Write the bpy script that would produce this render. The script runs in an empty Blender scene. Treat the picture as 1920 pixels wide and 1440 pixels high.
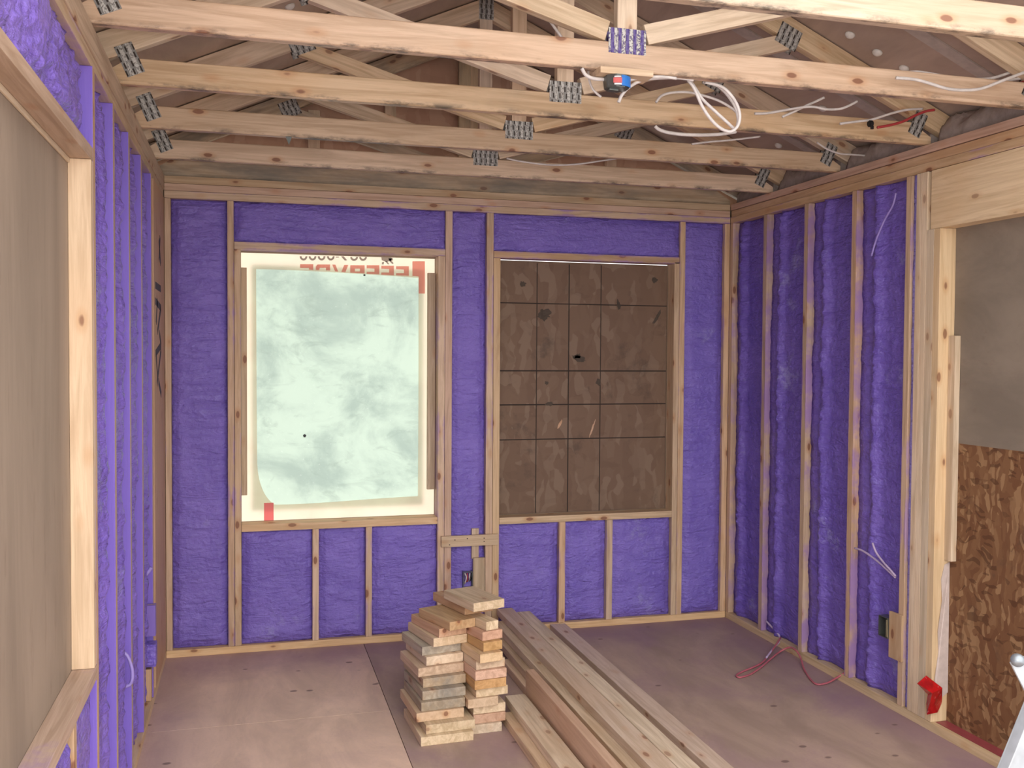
import bpy, bmesh, math, random
from mathutils import Vector, Matrix, noise

scene = bpy.context.scene
col = scene.collection
R = math.radians

# ------------------------------------------------------------------ camera
CAM = Vector((0.408, -5.157, 1.567))
YAW, PITCH, ROLL, FPX = 0.2683, -0.031, 0.0063, 1798.7
fw = Vector((math.sin(YAW)*math.cos(PITCH), math.cos(YAW)*math.cos(PITCH), math.sin(PITCH)))
r0 = Vector((math.cos(YAW), -math.sin(YAW), 0.0))
u0 = r0.cross(fw)
cr, sr = math.cos(ROLL), math.sin(ROLL)
rt = r0*cr + u0*sr
up = u0*cr - r0*sr
cam_d = bpy.data.cameras.new('camera')
cam_d.sensor_width = 36.0
cam_d.lens = 36.0*FPX/1920.0
cam_d.clip_start = 0.05
cam = bpy.data.objects.new('camera', cam_d)
col.objects.link(cam)
m = Matrix((rt, up, -fw)).transposed().to_4x4()
m.translation = CAM
cam.matrix_world = m
scene.camera = cam

def at(px, py, axis, value):
    """point of the place seen at a photo pixel, on the plane axis = value"""
    d = fw + rt*((px-960)/FPX) - up*((py-720)/FPX)
    return CAM + d*((value-CAM[axis])/d[axis])

# ------------------------------------------------------------------ light
scene.view_settings.view_transform = 'Standard'
scene.view_settings.look = 'None'
scene.view_settings.gamma = 1.0
scene.view_settings.use_curve_mapping = False
scene.view_settings.exposure = 0.0

world = bpy.data.worlds.new('overcast_sky')
scene.world = world
world.use_nodes = True
wn = world.node_tree
wn.nodes.clear()
wo = wn.nodes.new('ShaderNodeOutputWorld')
wb = wn.nodes.new('ShaderNodeBackground')
wt = wn.nodes.new('ShaderNodeTexCoord')
ws = wn.nodes.new('ShaderNodeSeparateXYZ')
wr = wn.nodes.new('ShaderNodeMapRange')
wr.inputs[1].default_value = -0.4
wr.inputs[2].default_value = 0.6
wr.inputs[3].default_value = 2.2      # sky behind the camera
wr.inputs[4].default_value = 1.85      # brighter sky beyond the far wall
wn.links.new(wt.outputs['Generated'], ws.inputs[0])
wn.links.new(ws.outputs['Y'], wr.inputs[0])
# extra sky glow added high behind the camera to light floor and board tops
wd = wn.nodes.new('ShaderNodeVectorMath'); wd.operation = 'DOT_PRODUCT'
wd.inputs[1].default_value = (0.0, -0.78, 0.62)
wp_ = wn.nodes.new('ShaderNodeMapRange'); wp_.interpolation_type = 'SMOOTHSTEP'
wp_.inputs[1].default_value = 0.35
wp_.inputs[2].default_value = 0.95
wp_.inputs[3].default_value = 0.0
wp_.inputs[4].default_value = 1.9
wa = wn.nodes.new('ShaderNodeMath'); wa.operation = 'ADD'
wn.links.new(wt.outputs['Generated'], wd.inputs[0])
wn.links.new(wd.outputs['Value'], wp_.inputs[0])
wn.links.new(wr.outputs[0], wa.inputs[0]); wn.links.new(wp_.outputs[0], wa.inputs[1])
wn.links.new(wa.outputs[0], wb.inputs['Strength'])
wb.inputs['Color'].default_value = (1.0, 0.97, 0.95, 1)
wn.links.new(wb.outputs[0], wo.inputs[0])

fl = bpy.data.lights.new('camera_flash', 'POINT')
fl.energy = 54
fl.shadow_soft_size = 0.025
fl.color = (1.0, 0.91, 0.86)
flo = bpy.data.objects.new('camera_flash', fl)
flo.location = CAM + rt*0.07 + up*0.055
col.objects.link(flo)

# ------------------------------------------------------------------ dimensions
W, H, D = 3.159, 2.46, 0.089          # room width, top of plates, framing depth
FT = 2.345                             # underside of the top plates
T = 0.038

# ------------------------------------------------------------------ helpers
def tag(o, label=None, cat=None, group=None, kind=None):
    if label: o['label'] = label
    if cat: o['category'] = cat
    if group: o['group'] = group
    if kind: o['kind'] = kind
    return o

def link(name, me, parent=None, loc=(0, 0, 0), rot=None):
    o = bpy.data.objects.new(name, me)
    col.objects.link(o)
    M = rot.to_4x4() if rot else Matrix.Identity(4)
    M.translation = Vector(loc)
    if parent:
        o.parent = parent
        M = parent.matrix_basis.inverted() @ M
    o.matrix_basis = M
    return o

def empty(name, loc):
    o = bpy.data.objects.new(name, None)
    o.location = loc
    o.empty_display_size = 0.05
    col.objects.link(o)
    return o

def box_mesh(sx, sy, sz, bev=0.002, mats=()):
    bm = bmesh.new()
    bmesh.ops.create_cube(bm, size=1.0)
    for v in bm.verts:
        v.co.x *= sx; v.co.y *= sy; v.co.z *= sz
    if bev:
        bmesh.ops.bevel(bm, geom=bm.edges[:], offset=bev, segments=2, profile=0.7, affect='EDGES')
    me = bpy.data.meshes.new('board')
    bm.to_mesh(me); bm.free()
    for mt in mats: me.materials.append(mt)
    return me

def beam(name, p0, p1, hdir, h, t, mt, parent=None, bev=0.002):
    """board from p0 to p1 (centre line); h along hdir, t across; grain runs along local X"""
    p0, p1 = Vector(p0), Vector(p1)
    x = (p1-p0); L = x.length; x.normalize()
    y = Vector(hdir); y = (y - x*y.dot(x)).normalized()
    z = x.cross(y)
    rot = Matrix((x, y, z)).transposed()
    return link(name, box_mesh(L, h, t, bev, (mt,)), parent, (p0+p1)/2, rot)

def slab(name, x0, x1, y0, y1, z0, z1, mt, parent=None, bev=0.002):
    """axis-aligned board with its grain along its longest side"""
    c = Vector(((x0+x1)/2, (y0+y1)/2, (z0+z1)/2))
    s = [abs(x1-x0), abs(y1-y0), abs(z1-z0)]
    ax = [Vector((1, 0, 0)), Vector((0, 1, 0)), Vector((0, 0, 1))]
    i = s.index(max(s))
    rest = sorted([k for k in range(3) if k != i], key=lambda k: -s[k])
    j, k = rest
    x, y = ax[i], ax[j]
    z = x.cross(y)
    rot = Matrix((x, y, z)).transposed()
    return link(name, box_mesh(s[i], s[j], s[k], bev, (mt,)), parent, c, rot)

def raw(name, verts, faces, mts, parent=None, smooth=False, loc=(0, 0, 0), mi=None):
    me = bpy.data.meshes.new(name)
    me.from_pydata([Vector(v)-Vector(loc) for v in verts], [], faces)
    for mt in (mts if isinstance(mts, (list, tuple)) else [mts]): me.materials.append(mt)
    if smooth: me.polygons.foreach_set('use_smooth', [True]*len(me.polygons))
    if mi: me.polygons.foreach_set('material_index', mi)
    me.update()
    return link(name, me, parent, loc)

def tube(name, pts, rad, mt, parent=None, flat=1.0, res=6):
    """smooth round tube through points, as a mesh"""
    pts = [Vector(p) for p in pts]
    P = []
    n = len(pts)
    for i in range(n-1):
        a = pts[max(i-1, 0)]; b = pts[i]; c = pts[i+1]; d = pts[min(i+2, n-1)]
        for s in range(res):
            q = s/res
            P.append(0.5*((2*b)+(c-a)*q+(2*a-5*b+4*c-d)*q*q+(3*b-a-3*c+d)*q**3))
    P.append(pts[-1])
    V, F = [], []
    S = 8
    nrm = None
    for i, p in enumerate(P):
        tg = (P[min(i+1, len(P)-1)]-P[max(i-1, 0)]).normalized()
        if nrm is None:
            nrm = tg.orthogonal().normalized()
        nrm = (nrm - tg*nrm.dot(tg)).normalized()
        bn = tg.cross(nrm)
        for k in range(S):
            a = 2*math.pi*k/S
            V.append(p + nrm*math.cos(a)*rad + bn*math.sin(a)*rad*flat)
    for i in range(len(P)-1):
        for k in range(S):
            F.append((i*S+k, i*S+(k+1) % S, (i+1)*S+(k+1) % S, (i+1)*S+k))
    F.append(tuple(range(S))[::-1]); F.append(tuple((len(P)-1)*S+k for k in range(S)))
    return raw(name, V, F, mt, parent, True, P[0])

ORD = ['first', 'second', 'third', 'fourth', 'fifth', 'sixth', 'seventh', 'eighth', 'ninth', 'tenth', 'eleventh', 'twelfth', 'thirteenth', 'fourteenth', 'fifteenth']

# ------------------------------------------------------------------ materials
def newmat(name):
    m = bpy.data.materials.new(name); m.use_nodes = True
    nt = m.node_tree; nt.nodes.clear()
    o = nt.nodes.new('ShaderNodeOutputMaterial')
    return m, nt, o

class NT:
    def __init__(s, nt): s.nt = nt
    def n(s, t, **k):
        x = s.nt.nodes.new(t)
        for a, b in k.items(): setattr(x, a, b)
        return x
    def l(s, a, b): s.nt.links.new(a, b)
    def math(s, op, a, b=None, c=None, clamp=False):
        x = s.n('ShaderNodeMath', operation=op); x.use_clamp = clamp
        for i, v in enumerate((a, b, c)):
            if v is None: continue
            if isinstance(v, (int, float)): x.inputs[i].default_value = v
            else: s.l(v, x.inputs[i])
        return x.outputs[0]
    def mix(s, f, a, b, mode='MIX'):
        x = s.n('ShaderNodeMix', data_type='RGBA', blend_type=mode)
        for i, v in ((0, f), (6, a), (7, b)):
            if isinstance(v, (int, float)): x.inputs[i].default_value = v
            elif isinstance(v, tuple): x.inputs[i].default_value = (*v[:3], 1)
            else: s.l(v, x.inputs[i])
        return x.outputs[2]
    def noise(s, vec, scale, detail=4, rough=.55, dist=0):
        x = s.n('ShaderNodeTexNoise'); s.l(vec, x.inputs['Vector'])
        x.inputs['Scale'].default_value = scale; x.inputs['Detail'].default_value = detail
        x.inputs['Roughness'].default_value = rough; x.inputs['Distortion'].default_value = dist
        return x
    def ramp(s, f, a, b, lo=0.0, hi=1.0):
        x = s.n('ShaderNodeMapRange', interpolation_type='SMOOTHSTEP')
        s.l(f, x.inputs[0]); x.inputs[1].default_value = a; x.inputs[2].default_value = b
        x.inputs[3].default_value = lo; x.inputs[4].default_value = hi
        return x.outputs[0]
    def vmap(s, vec, scale=(1, 1, 1), loc=(0, 0, 0), rot=(0, 0, 0)):
        x = s.n('ShaderNodeMapping'); s.l(vec, x.inputs[0])
        x.inputs['Location'].default_value = loc; x.inputs['Scale'].default_value = scale
        x.inputs['Rotation'].default_value = rot
        return x.outputs[0]
    def bsdf(s, out, color, rough=.6, bump=None, bs=.2, bd=.01, spec=.3, metal=0):
        b = s.n('ShaderNodeBsdfPrincipled')
        if isinstance(color, tuple): b.inputs['Base Color'].default_value = (*color, 1)
        else: s.l(color, b.inputs['Base Color'])
        if isinstance(rough, (int, float)): b.inputs['Roughness'].default_value = rough
        else: s.l(rough, b.inputs['Roughness'])
        b.inputs['Specular IOR Level'].default_value = spec
        b.inputs['Metallic'].default_value = metal
        if bump is not None:
            u = s.n('ShaderNodeBump'); s.l(bump, u.inputs['Height'])
            u.inputs['Strength'].default_value = bs; u.inputs['Distance'].default_value = bd
            s.l(u.outputs[0], b.inputs['Normal'])
        s.l(b.outputs[0], out.inputs[0])
        return b

PURPLE = (0.175, 0.122, 0.50)

def wood(name, base, spray=0.0, sides=False, stain=0.0, knots=1.0, edge=0.0, grey=0.0, gloss=.55, dark=.78, spray_col=(0.36, 0.22, 0.50)):
    m, nt, out = newmat(name); g = NT(nt)
    tc = g.n('ShaderNodeTexCoord'); oi = g.n('ShaderNodeObjectInfo')
    off = g.n('ShaderNodeVectorMath', operation='MULTIPLY_ADD')
    comb = g.n('ShaderNodeCombineXYZ')
    for i in range(3): g.l(oi.outputs['Random'], comb.inputs[i])
    g.l(comb.outputs[0], off.inputs[0]); off.inputs[1].default_value = (37, 53, 71); g.l(tc.outputs['Object'], off.inputs[2])
    v = off.outputs[0]
    n1 = g.noise(g.vmap(v, (1.1, 16, 16)), 1.6, 5, .6, 1.4)      # broad grain
    n2 = g.noise(g.vmap(v, (4, 120, 120)), 1.0, 3, .6)           # fine fibre
    n3 = g.noise(v, 1.7, 3)                                      # blotches
    light = tuple(min(1, c*1.08) for c in base); dk = (base[0]*dark, base[1]*dark*.95, base[2]*dark*.88)
    c = g.mix(g.ramp(n1.outputs[0], .35, .68), light, dk)
    c = g.mix(g.ramp(n2.outputs[0], .42, .75, 0, .28), c, (base[0]*.62, base[1]*.5, base[2]*.42))
    c = g.mix(g.ramp(n3.outputs[0], .45, .7, 0, .35), c, (base[0]*1.02, base[1]*.86, base[2]*.70))
    # whole-board tone
    hv = g.n('ShaderNodeHueSaturation'); g.l(c, hv.inputs['Color'])
    g.l(g.math('MULTIPLY_ADD', oi.outputs['Random'], .010, .496), hv.inputs['Hue'])
    g.l(g.math('MULTIPLY_ADD', g.math('FRACT', g.math('MULTIPLY', oi.outputs['Random'], 17.3)), .28, .84), hv.inputs['Saturation'])
    g.l(g.math('MULTIPLY_ADD', g.math('FRACT', g.math('MULTIPLY', oi.outputs['Random'], 7.7)), .2, .90), hv.inputs['Value'])
    c = hv.outputs[0]
    if knots:
        vo = g.n('ShaderNodeTexVoronoi'); g.l(g.vmap(v, (6.0, 13, 13)), vo.inputs['Vector']); vo.inputs['Scale'].default_value = 1.0
        dd = g.math('ADD', vo.outputs['Distance'], g.math('MULTIPLY_ADD', n2.outputs[0], .06, -.03))
        c = g.mix(g.ramp(dd, .32, .12, 0, .45*knots), c, (base[0]*.80, base[1]*.55, base[2]*.36))
        c = g.mix(g.ramp(dd, .150, .10, 0, .85*knots), c, (.20, .08, .045))
    wp = g.n('ShaderNodeNewGeometry').outputs['Position']
    if grey:
        n5 = g.noise(g.vmap(v, (1.5, 6, 6)), 1.3, 5, .65)
        c = g.mix(g.ramp(n5.outputs[0], .62-.3*grey, .75, 0, .85), c, (.17, .165, .15))
    if stain:
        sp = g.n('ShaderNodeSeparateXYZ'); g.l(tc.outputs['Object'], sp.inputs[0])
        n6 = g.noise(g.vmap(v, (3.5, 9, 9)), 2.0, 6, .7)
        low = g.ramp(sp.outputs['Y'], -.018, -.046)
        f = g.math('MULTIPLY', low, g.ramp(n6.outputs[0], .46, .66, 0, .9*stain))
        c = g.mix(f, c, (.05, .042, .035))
        n7 = g.noise(v, 2.3, 4)
        c = g.mix(g.ramp(n7.outputs[0], .62, .78, 0, .5*stain), c, (.25, .22, .18))
    if spray:
        n4 = g.noise(wp, 3.2, 5, .6)
        n4b = g.noise(wp, 60, 2, .6)
        f = g.math('ADD', n4.outputs[0], g.math('MULTIPLY_ADD', n4b.outputs[0], .12, -.06))
        szz = g.n('ShaderNodeSeparateXYZ'); g.l(tc.outputs['Object'], szz.inputs[0])
        f = g.math('ADD', f, g.math('MULTIPLY_ADD', g.math('ABSOLUTE', szz.outputs['Z']), 13.0, -.13))
        msk = g.ramp(f, .76-.5*spray, .94-.45*spray, 0, .92)
        if sides:      # sides of the stud fully coated, its narrow face toward the room nearly bare
            sn = g.n('ShaderNodeSeparateXYZ'); g.l(g.n('ShaderNodeNewGeometry').outputs['True Normal'], sn.inputs[0])
            face = g.ramp(sn.outputs['X'], .55, .8)
            msk = g.math('MAXIMUM', g.math('MULTIPLY', msk, .75), g.math('SUBTRACT', 1.0, face))
        c = g.mix(msk, c, spray_col)
    g.bsdf(out, c, gloss, g.math('ADD', n1.outputs[0], n2.outputs[0]), .18, .004, .35)
    return m

pine = wood('pine', (.60, .435, .285))
pine_pale = wood('pine_pale', (.66, .53, .38), knots=.6)
pine_yellow = wood('pine_yellow', (.64, .47, .29), knots=.9, dark=.85)
pine_pink = wood('pine_pink', (.58, .37, .26))
pine_orange = wood('pine_orange', (.50, .31, .165))
pine_weathered = wood('pine_weathered', (.46, .38, .28), grey=.85)
pine_light_spray = wood('pine_light_spray', (.58, .415, .28), spray=.42, spray_col=(.40, .26, .42))
pine_spray = wood('pine_spray', (.53, .37, .25), spray=.55, spray_col=(.33, .20, .42))
pine_overspray = wood('pine_overspray', (.60, .42, .27), spray=.80, spray_col=(.185, .12, .50), knots=.4)
pine_leftstud = wood('pine_sprayed_sides', (.52, .37, .26), spray=.30, sides=True, spray_col=(.20, .13, .53), knots=.4)
pine_covered = wood('pine_covered', (.5, .32, .22), spray=1.0, spray_col=(.19, .12, .50), knots=0)
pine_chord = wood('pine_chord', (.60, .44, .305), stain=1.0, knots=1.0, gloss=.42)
pine_web = wood('pine_web', (.68, .53, .38), stain=0, knots=.8, gloss=.5)
pine_gable = wood('pine_gable', (.58, .46, .32), grey=.9, stain=.5)
pine_plate = wood('pine_plate', (.53, .40, .275), knots=1.0)
pine_lvl = wood('pine_laminated', (.72, .565, .38), knots=.6, dark=.86)
pine_sill = wood('pine_sill', (.46, .33, .25), spray=.18, spray_col=(.36, .24, .38))
pine_pile = wood('pine_pile', (.64, .50, .39), knots=.8, dark=.88)
pine_red = wood('pine_red', (.50, .32, .20), knots=.6, dark=.9)

def foam_mat(name, base=PURPLE, pale=.45, gloss=.42, seed=0.0):
    m, nt, out = newmat(name); g = NT(nt)
    p = g.n('ShaderNodeNewGeometry').outputs['Position']
    p = g.vmap(p, (1, 1, 1), (seed, seed*2, 0))
    a = g.noise(p, 3.5, 5, .6)
    b = g.noise(p, 38, 4, .65)
    cz = g.noise(g.vmap(p, (1, 1, 4)), 9, 4, .6, .8)
    c = g.mix(g.ramp(a.outputs[0], .35, .68), base, (base[0]*1.28, base[1]*1.32, base[2]*1.15))
    c = g.mix(g.ramp(cz.outputs[0], .5, .72, 0, .4), c, (base[0]*.80, base[1]*.66, base[2]*.84))
    c = g.mix(g.ramp(b.outputs[0], .50, .72, 0, .40*pale), c, (.30, .27, .66))
    d = g.noise(p, 3.2, 5, .62)
    c = g.mix(g.math('MULTIPLY', g.ramp(d.outputs[0], .60, .68, 0, .75*pale), g.ramp(b.outputs[0], .40, .55)), c, (.34, .33, .60))
    vo = g.n('ShaderNodeTexVoronoi', feature='SMOOTH_F1'); g.l(p, vo.inputs['Vector']); vo.inputs['Scale'].default_value = 55
    h = g.math('ADD', g.math('MULTIPLY', b.outputs[0], .8), g.math('MULTIPLY_ADD', vo.outputs['Distance'], -.35, g.math('MULTIPLY', cz.outputs[0], 1.5)))
    g.bsdf(out, c, g.ramp(a.outputs[0], .3, .7, gloss-.06, gloss+.12), h, .75, .014, .5)
    return m
foam_back = foam_mat('purple_foam_back')
foam_right = foam_mat('purple_foam_right', (.150, .098, .45), .6, .34, 4.0)
foam_left = foam_mat('purple_foam_left', (.19, .125, .53), .5, .30, 9.0)
foam_gap = foam_mat('lavender_foam', (.27, .23, .60), .4, .5, 2.0)

def flake(name, c1, c2, c3, scale=26, grime=.3, purple=0.0):
    """strand board made of crossing flakes; object coordinates"""
    m, nt, out = newmat(name); g = NT(nt)
    p = g.n('ShaderNodeNewGeometry').outputs['Position']
    w = g.n('ShaderNodeVectorMath', operation='ADD'); nn = g.noise(p, 6, 2)
    g.l(p, w.inputs[0])
    ml = g.n('ShaderNodeVectorMath', operation='SCALE'); g.l(nn.outputs['Color'], ml.inputs[0]); ml.inputs['Scale'].default_value = .12
    g.l(ml.outputs[0], w.inputs[1])
    vals = []
    for i, (sc, rot) in enumerate((((1, 1, .32), (.5, .3, .2)), ((1, 1, .32), (-.9, -.7, .6)), ((.35, .35, 1), (.3, .5, -.3)))):
        vo = g.n('ShaderNodeTexVoronoi'); g.l(g.vmap(w.outputs[0], sc, (i*3.1, 0, i), rot), vo.inputs['Vector'])
        vo.inputs['Scale'].default_value = scale*(1+.35*i)
        s = g.n('ShaderNodeSeparateColor'); g.l(vo.outputs['Color'], s.inputs[0])
        vals.append(s.outputs[0])
    c = g.mix(vals[0], c1, c2)
    c = g.mix(g.ramp(vals[1], .55, .95, 0, .8), c, c3)
    c = g.mix(g.ramp(vals[2], .80, .92, 0, .6-2*purple), c, (c1[0]*.45, c1[1]*.4, c1[2]*.4))
    bl = g.noise(p, 5, 5, .65)
    c = g.mix(g.ramp(bl.outputs[0], .56, .74, 0, grime), c, (.05, .04, .035))
    g.bsdf(out, c, .65, vals[0], .12, .003, .25)
    return m
osb = flake('osb_strands', (.165, .075, .036), (.225, .115, .055), (.36, .215, .11), 38, .55)
osb_old = flake('osb_weathered', (.165, .103, .070), (.185, .118, .080), (.225, .155, .11), 17, .5, .25)
osb_gable = flake('osb_gable', (.48, .29, .20), (.53, .33, .23), (.58, .38, .27), 14, .10, .25)

def sheet(name, base, streak=(1, 1, 1), spray=0.0, holes=False, amt=.5, dark=(.2, .15, .12), rough=.7):
    m, nt, out = newmat(name); g = NT(nt)
    p = g.n('ShaderNodeNewGeometry').outputs['Position']
    a = g.noise(g.vmap(p, streak), 3.0, 6, .65, .6)
    b = g.noise(g.vmap(p, tuple(s*4 for s in streak)), 6.0, 4, .7)
    c = g.mix(g.ramp(a.outputs[0], .3, .72), tuple(min(1, x*1.1) for x in base), tuple(x*.80 for x in base))
    c = g.mix(g.ramp(b.outputs[0], .55, .8, 0, amt), c, dark)
    if spray:
        n = g.noise(p, 1.7, 5, .6, .5); n2 = g.noise(p, 90, 2)
        f = g.math('ADD', n.outputs[0], g.math('MULTIPLY_ADD', n2.outputs[0], .2, -.1))
        c = g.mix(g.ramp(f, .44, .72, 0, spray), c, (.33, .21, .24))
        s3 = g.n('ShaderNodeSeparateXYZ'); g.l(p, s3.inputs[0])     # overspray dust collected along the walls
        wn1 = g.math('MULTIPLY_ADD', n.outputs[0], .5, -.25)
        near = g.math('MAXIMUM', g.ramp(g.math('ADD', s3.outputs['Y'], wn1), -.55, .05), g.math('MAXIMUM', g.ramp(g.math('ADD', s3.outputs['X'], wn1), .30, -.05), g.ramp(g.math('ADD', s3.outputs['X'], wn1), 2.75, 3.2)))
        c = g.mix(g.math('MULTIPLY', near, .55), c, (.27, .16, .22))
    if holes:
        vo = g.n('ShaderNodeTexVoronoi'); g.l(g.vmap(p, (.8, 1.2, 1)), vo.inputs['Vector']); vo.inputs['Scale'].default_value = 6.0
        c = g.mix(g.ramp(vo.outputs['Distance'], .10, .06, 0, .75), c, (.14, .09, .08))
    g.bsdf(out, c, rough, a.outputs[0], .08, .004, .25)
    return m
floor_light = sheet('floor_plywood_pale', (.74, .54, .41), (1.4, .5, 1), .22, True, .22, (.36, .25, .19), .62)
floor_ply = sheet('floor_plywood', (.43, .315, .25), (1.4, .5, 1), .6, True, .22, (.3, .2, .16), .62)
ply_left = sheet('plywood_grey_brown', (.31, .245, .19), (1, 1.2, .22), 0, False, .40, (.15, .10, .075))
ply_right = sheet('plywood_grey', (.255, .21, .165), (1, .6, 1.2), 0, False, .3, (.17, .10, .08))
deck = sheet('roof_deck_grey', (.42, .325, .27), (1.4, .4, 1.2), 0, False, .25, (.30, .24, .22))
deck_l = sheet('roof_deck_tan', (.46, .36, .28), (1.4, .4, 1.2), 0, False, .25, (.3, .24, .2))
sheath = sheet('sheathing', (.36, .28, .2))
batt = sheet('grey_batt', (.36, .30, .27), (8, 8, 8), 0, False, .5, (.16, .13, .12), .95)

def plain(name, c, rough=.5, metal=0, spec=.4, bump=0):
    m, nt, out = newmat(name); g = NT(nt)
    p = g.n('ShaderNodeTexCoord').outputs['Object']
    n = g.noise(p, 25, 4)
    cc = g.mix(g.ramp(n.outputs[0], .3, .75), tuple(min(1, x*1.06) for x in c), tuple(x*.86 for x in c))
    g.bsdf(out, cc, rough, n.outputs[0] if bump else None, bump, .003, spec, metal)
    return m
white_pvc = plain('white_cable', (.66, .62, .60), .38)
purple_pvc = plain('sprayed_cable', (.33, .26, .62), .4)
lilac_pvc = plain('lilac_cable', (.50, .40, .58), .4)
red_pvc = plain('red_cable', (.42, .05, .055), .35)
pink_pvc = plain('dusty_red_cable', (.45, .12, .15), .4)
cap_white = plain('white_cap', (.72, .70, .66), .5)
black = plain('black_rubber', (.012, .012, .012), .5)
marker = plain('marker_ink', (.06, .05, .06), .7)
dark_line = plain('chalk_dark', (.035, .025, .02), .9)
alu = plain('brushed_aluminium', (.40, .43, .46), .42, .35, .5)
steel_dark = plain('galvanised_box', (.16, .17, .16), .35, .7)
blue_label = plain('blue_label', (.03, .19, .62), .35)
red_label = plain('red_label', (.60, .12, .12), .4)
white_label = plain('white_label', (.75, .75, .78), .4)
wrap_torn = plain('torn_house_wrap', (.55, .46, .42), .6)
baffle = plain('grey_vent_strip', (.47, .41, .37), .6)
cap_grey = plain('grey_plastic', (.35, .38, .40), .4)

def red_tape():
    m, nt, out = newmat('red_sheathing_tape'); g = NT(nt)
    p = g.n('ShaderNodeNewGeometry').outputs['Position']
    a = g.noise(p, 22, 3); b = g.noise(g.vmap(p, (1, .5, 1)), 45, 3, .7)
    c = g.mix(g.ramp(a.outputs[0], .4, .65), (.50, .008, .012), (.30, .006, .010))
    c = g.mix(g.ramp(b.outputs[0], .62, .66, 0, .35), c, (.6, .35, .38))
    g.bsdf(out, c, .22, a.outputs[0], .4, .01, .6)
    return m
tape_red = red_tape()
tape_dull = plain('red_sill_tape', (.30, .06, .07), .4)

def gusset_mat(name, base=(.27, .27, .26), purple=0.0):
    m, nt, out = newmat(name); g = NT(nt)
    tc = g.n('ShaderNodeTexCoord').outputs['Object']
    br = g.n('ShaderNodeTexBrick'); g.l(g.vmap(tc, (1, 1, 1), (.003, .003, 0)), br.inputs['Vector'])
    br.inputs['Scale'].default_value = 1.0
    br.inputs['Brick Width'].default_value = .0125; br.inputs['Row Height'].default_value = .0250
    br.inputs['Mortar Size'].default_value = .0032; br.inputs['Mortar Smooth'].default_value = .1
    br.offset = .5
    sp = g.n('ShaderNodeSeparateXYZ'); g.l(tc, sp.inputs[0])
    colm = g.math('PINGPONG', sp.outputs['X'], .0125)
    band = g.ramp(colm, .0045, .0065)
    nz = g.noise(tc, 110, 3, .7)
    dk = (.045, .035, .03) if not purple else (.075, .045, .20)
    f = g.math('MULTIPLY', band, g.ramp(nz.outputs[0], .38, .52))
    c = g.mix(f, base if not purple else (.13, .10, .27), (.55, .545, .52))
    c = g.mix(g.math('MULTIPLY', g.math('SUBTRACT', 1.0, br.outputs['Fac']), g.math('SUBTRACT', 1.0, band)), c, dk)
    g.bsdf(out, c, .38, g.math('ADD', f, nz.outputs[0]), .6, .003, .5, .35)
    return m
gusset = gusset_mat('galvanised_gusset')
gusset_sprayed = gusset_mat('sprayed_gusset', purple=1)

def film(name, base, dark, trans=.75, mottled=True, thick=.85):
    m, nt, out = newmat(name); g = NT(nt)
    p = g.n('ShaderNodeNewGeometry').outputs['Position']
    if mottled:
        a = g.noise(g.vmap(p, (1, 1, 1.1)), 2.6, 6, .62, .4)
        b = g.noise(g.vmap(p, (1.6, 1, 3.4), rot=(0, .55, 0)), 3.4, 5, .6, 1.2)
        c = g.mix(g.ramp(a.outputs[0], .40, .64), base, dark)
        c = g.mix(g.ramp(b.outputs[0], .52, .74, 0, .5), c, tuple(x*.8 for x in dark))
        f3 = g.noise(p, 70, 3, .7)
        c = g.mix(g.ramp(f3.outputs[0], .62, .8, 0, .35), c, (.95, 1, .95))
    else:
        a = g.noise(p, 5, 4, .6)
        c = g.mix(g.ramp(a.outputs[0], .4, .8), base, dark)
    d = g.n('ShaderNodeBsdfDiffuse'); t = g.n('ShaderNodeBsdfTranslucent'); mx = g.n('ShaderNodeMixShader')
    g.l(c, d.inputs[0]); g.l(c, t.inputs[0]); mx.inputs[0].default_value = trans
    g.l(d.outputs[0], mx.inputs[1]); g.l(t.outputs[0], mx.inputs[2]); g.l(mx.outputs[0], out.inputs[0])
    bp = g.n('ShaderNodeBump'); g.l(a.outputs[0], bp.inputs['Height']); bp.inputs['Strength'].default_value = .3
    g.l(bp.outputs[0], d.inputs['Normal'])
    return m
poly_film = film('green_tinted_poly', (.56, .69, .58), (.38, .48, .42), .62)
wrap_film = film('white_house_wrap', (.93, .88, .78), (.90, .82, .72), .75, False)
ink_red = film('red_print', (.93, .62, .56), (.92, .58, .54), .75, False)
ink_grey = film('grey_print', (.62, .57, .54), (.58, .54, .52), .75, False)
ink_pink = film('pink_tape', (.95, .48, .50), (.94, .45, .48), .75, False)

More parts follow.
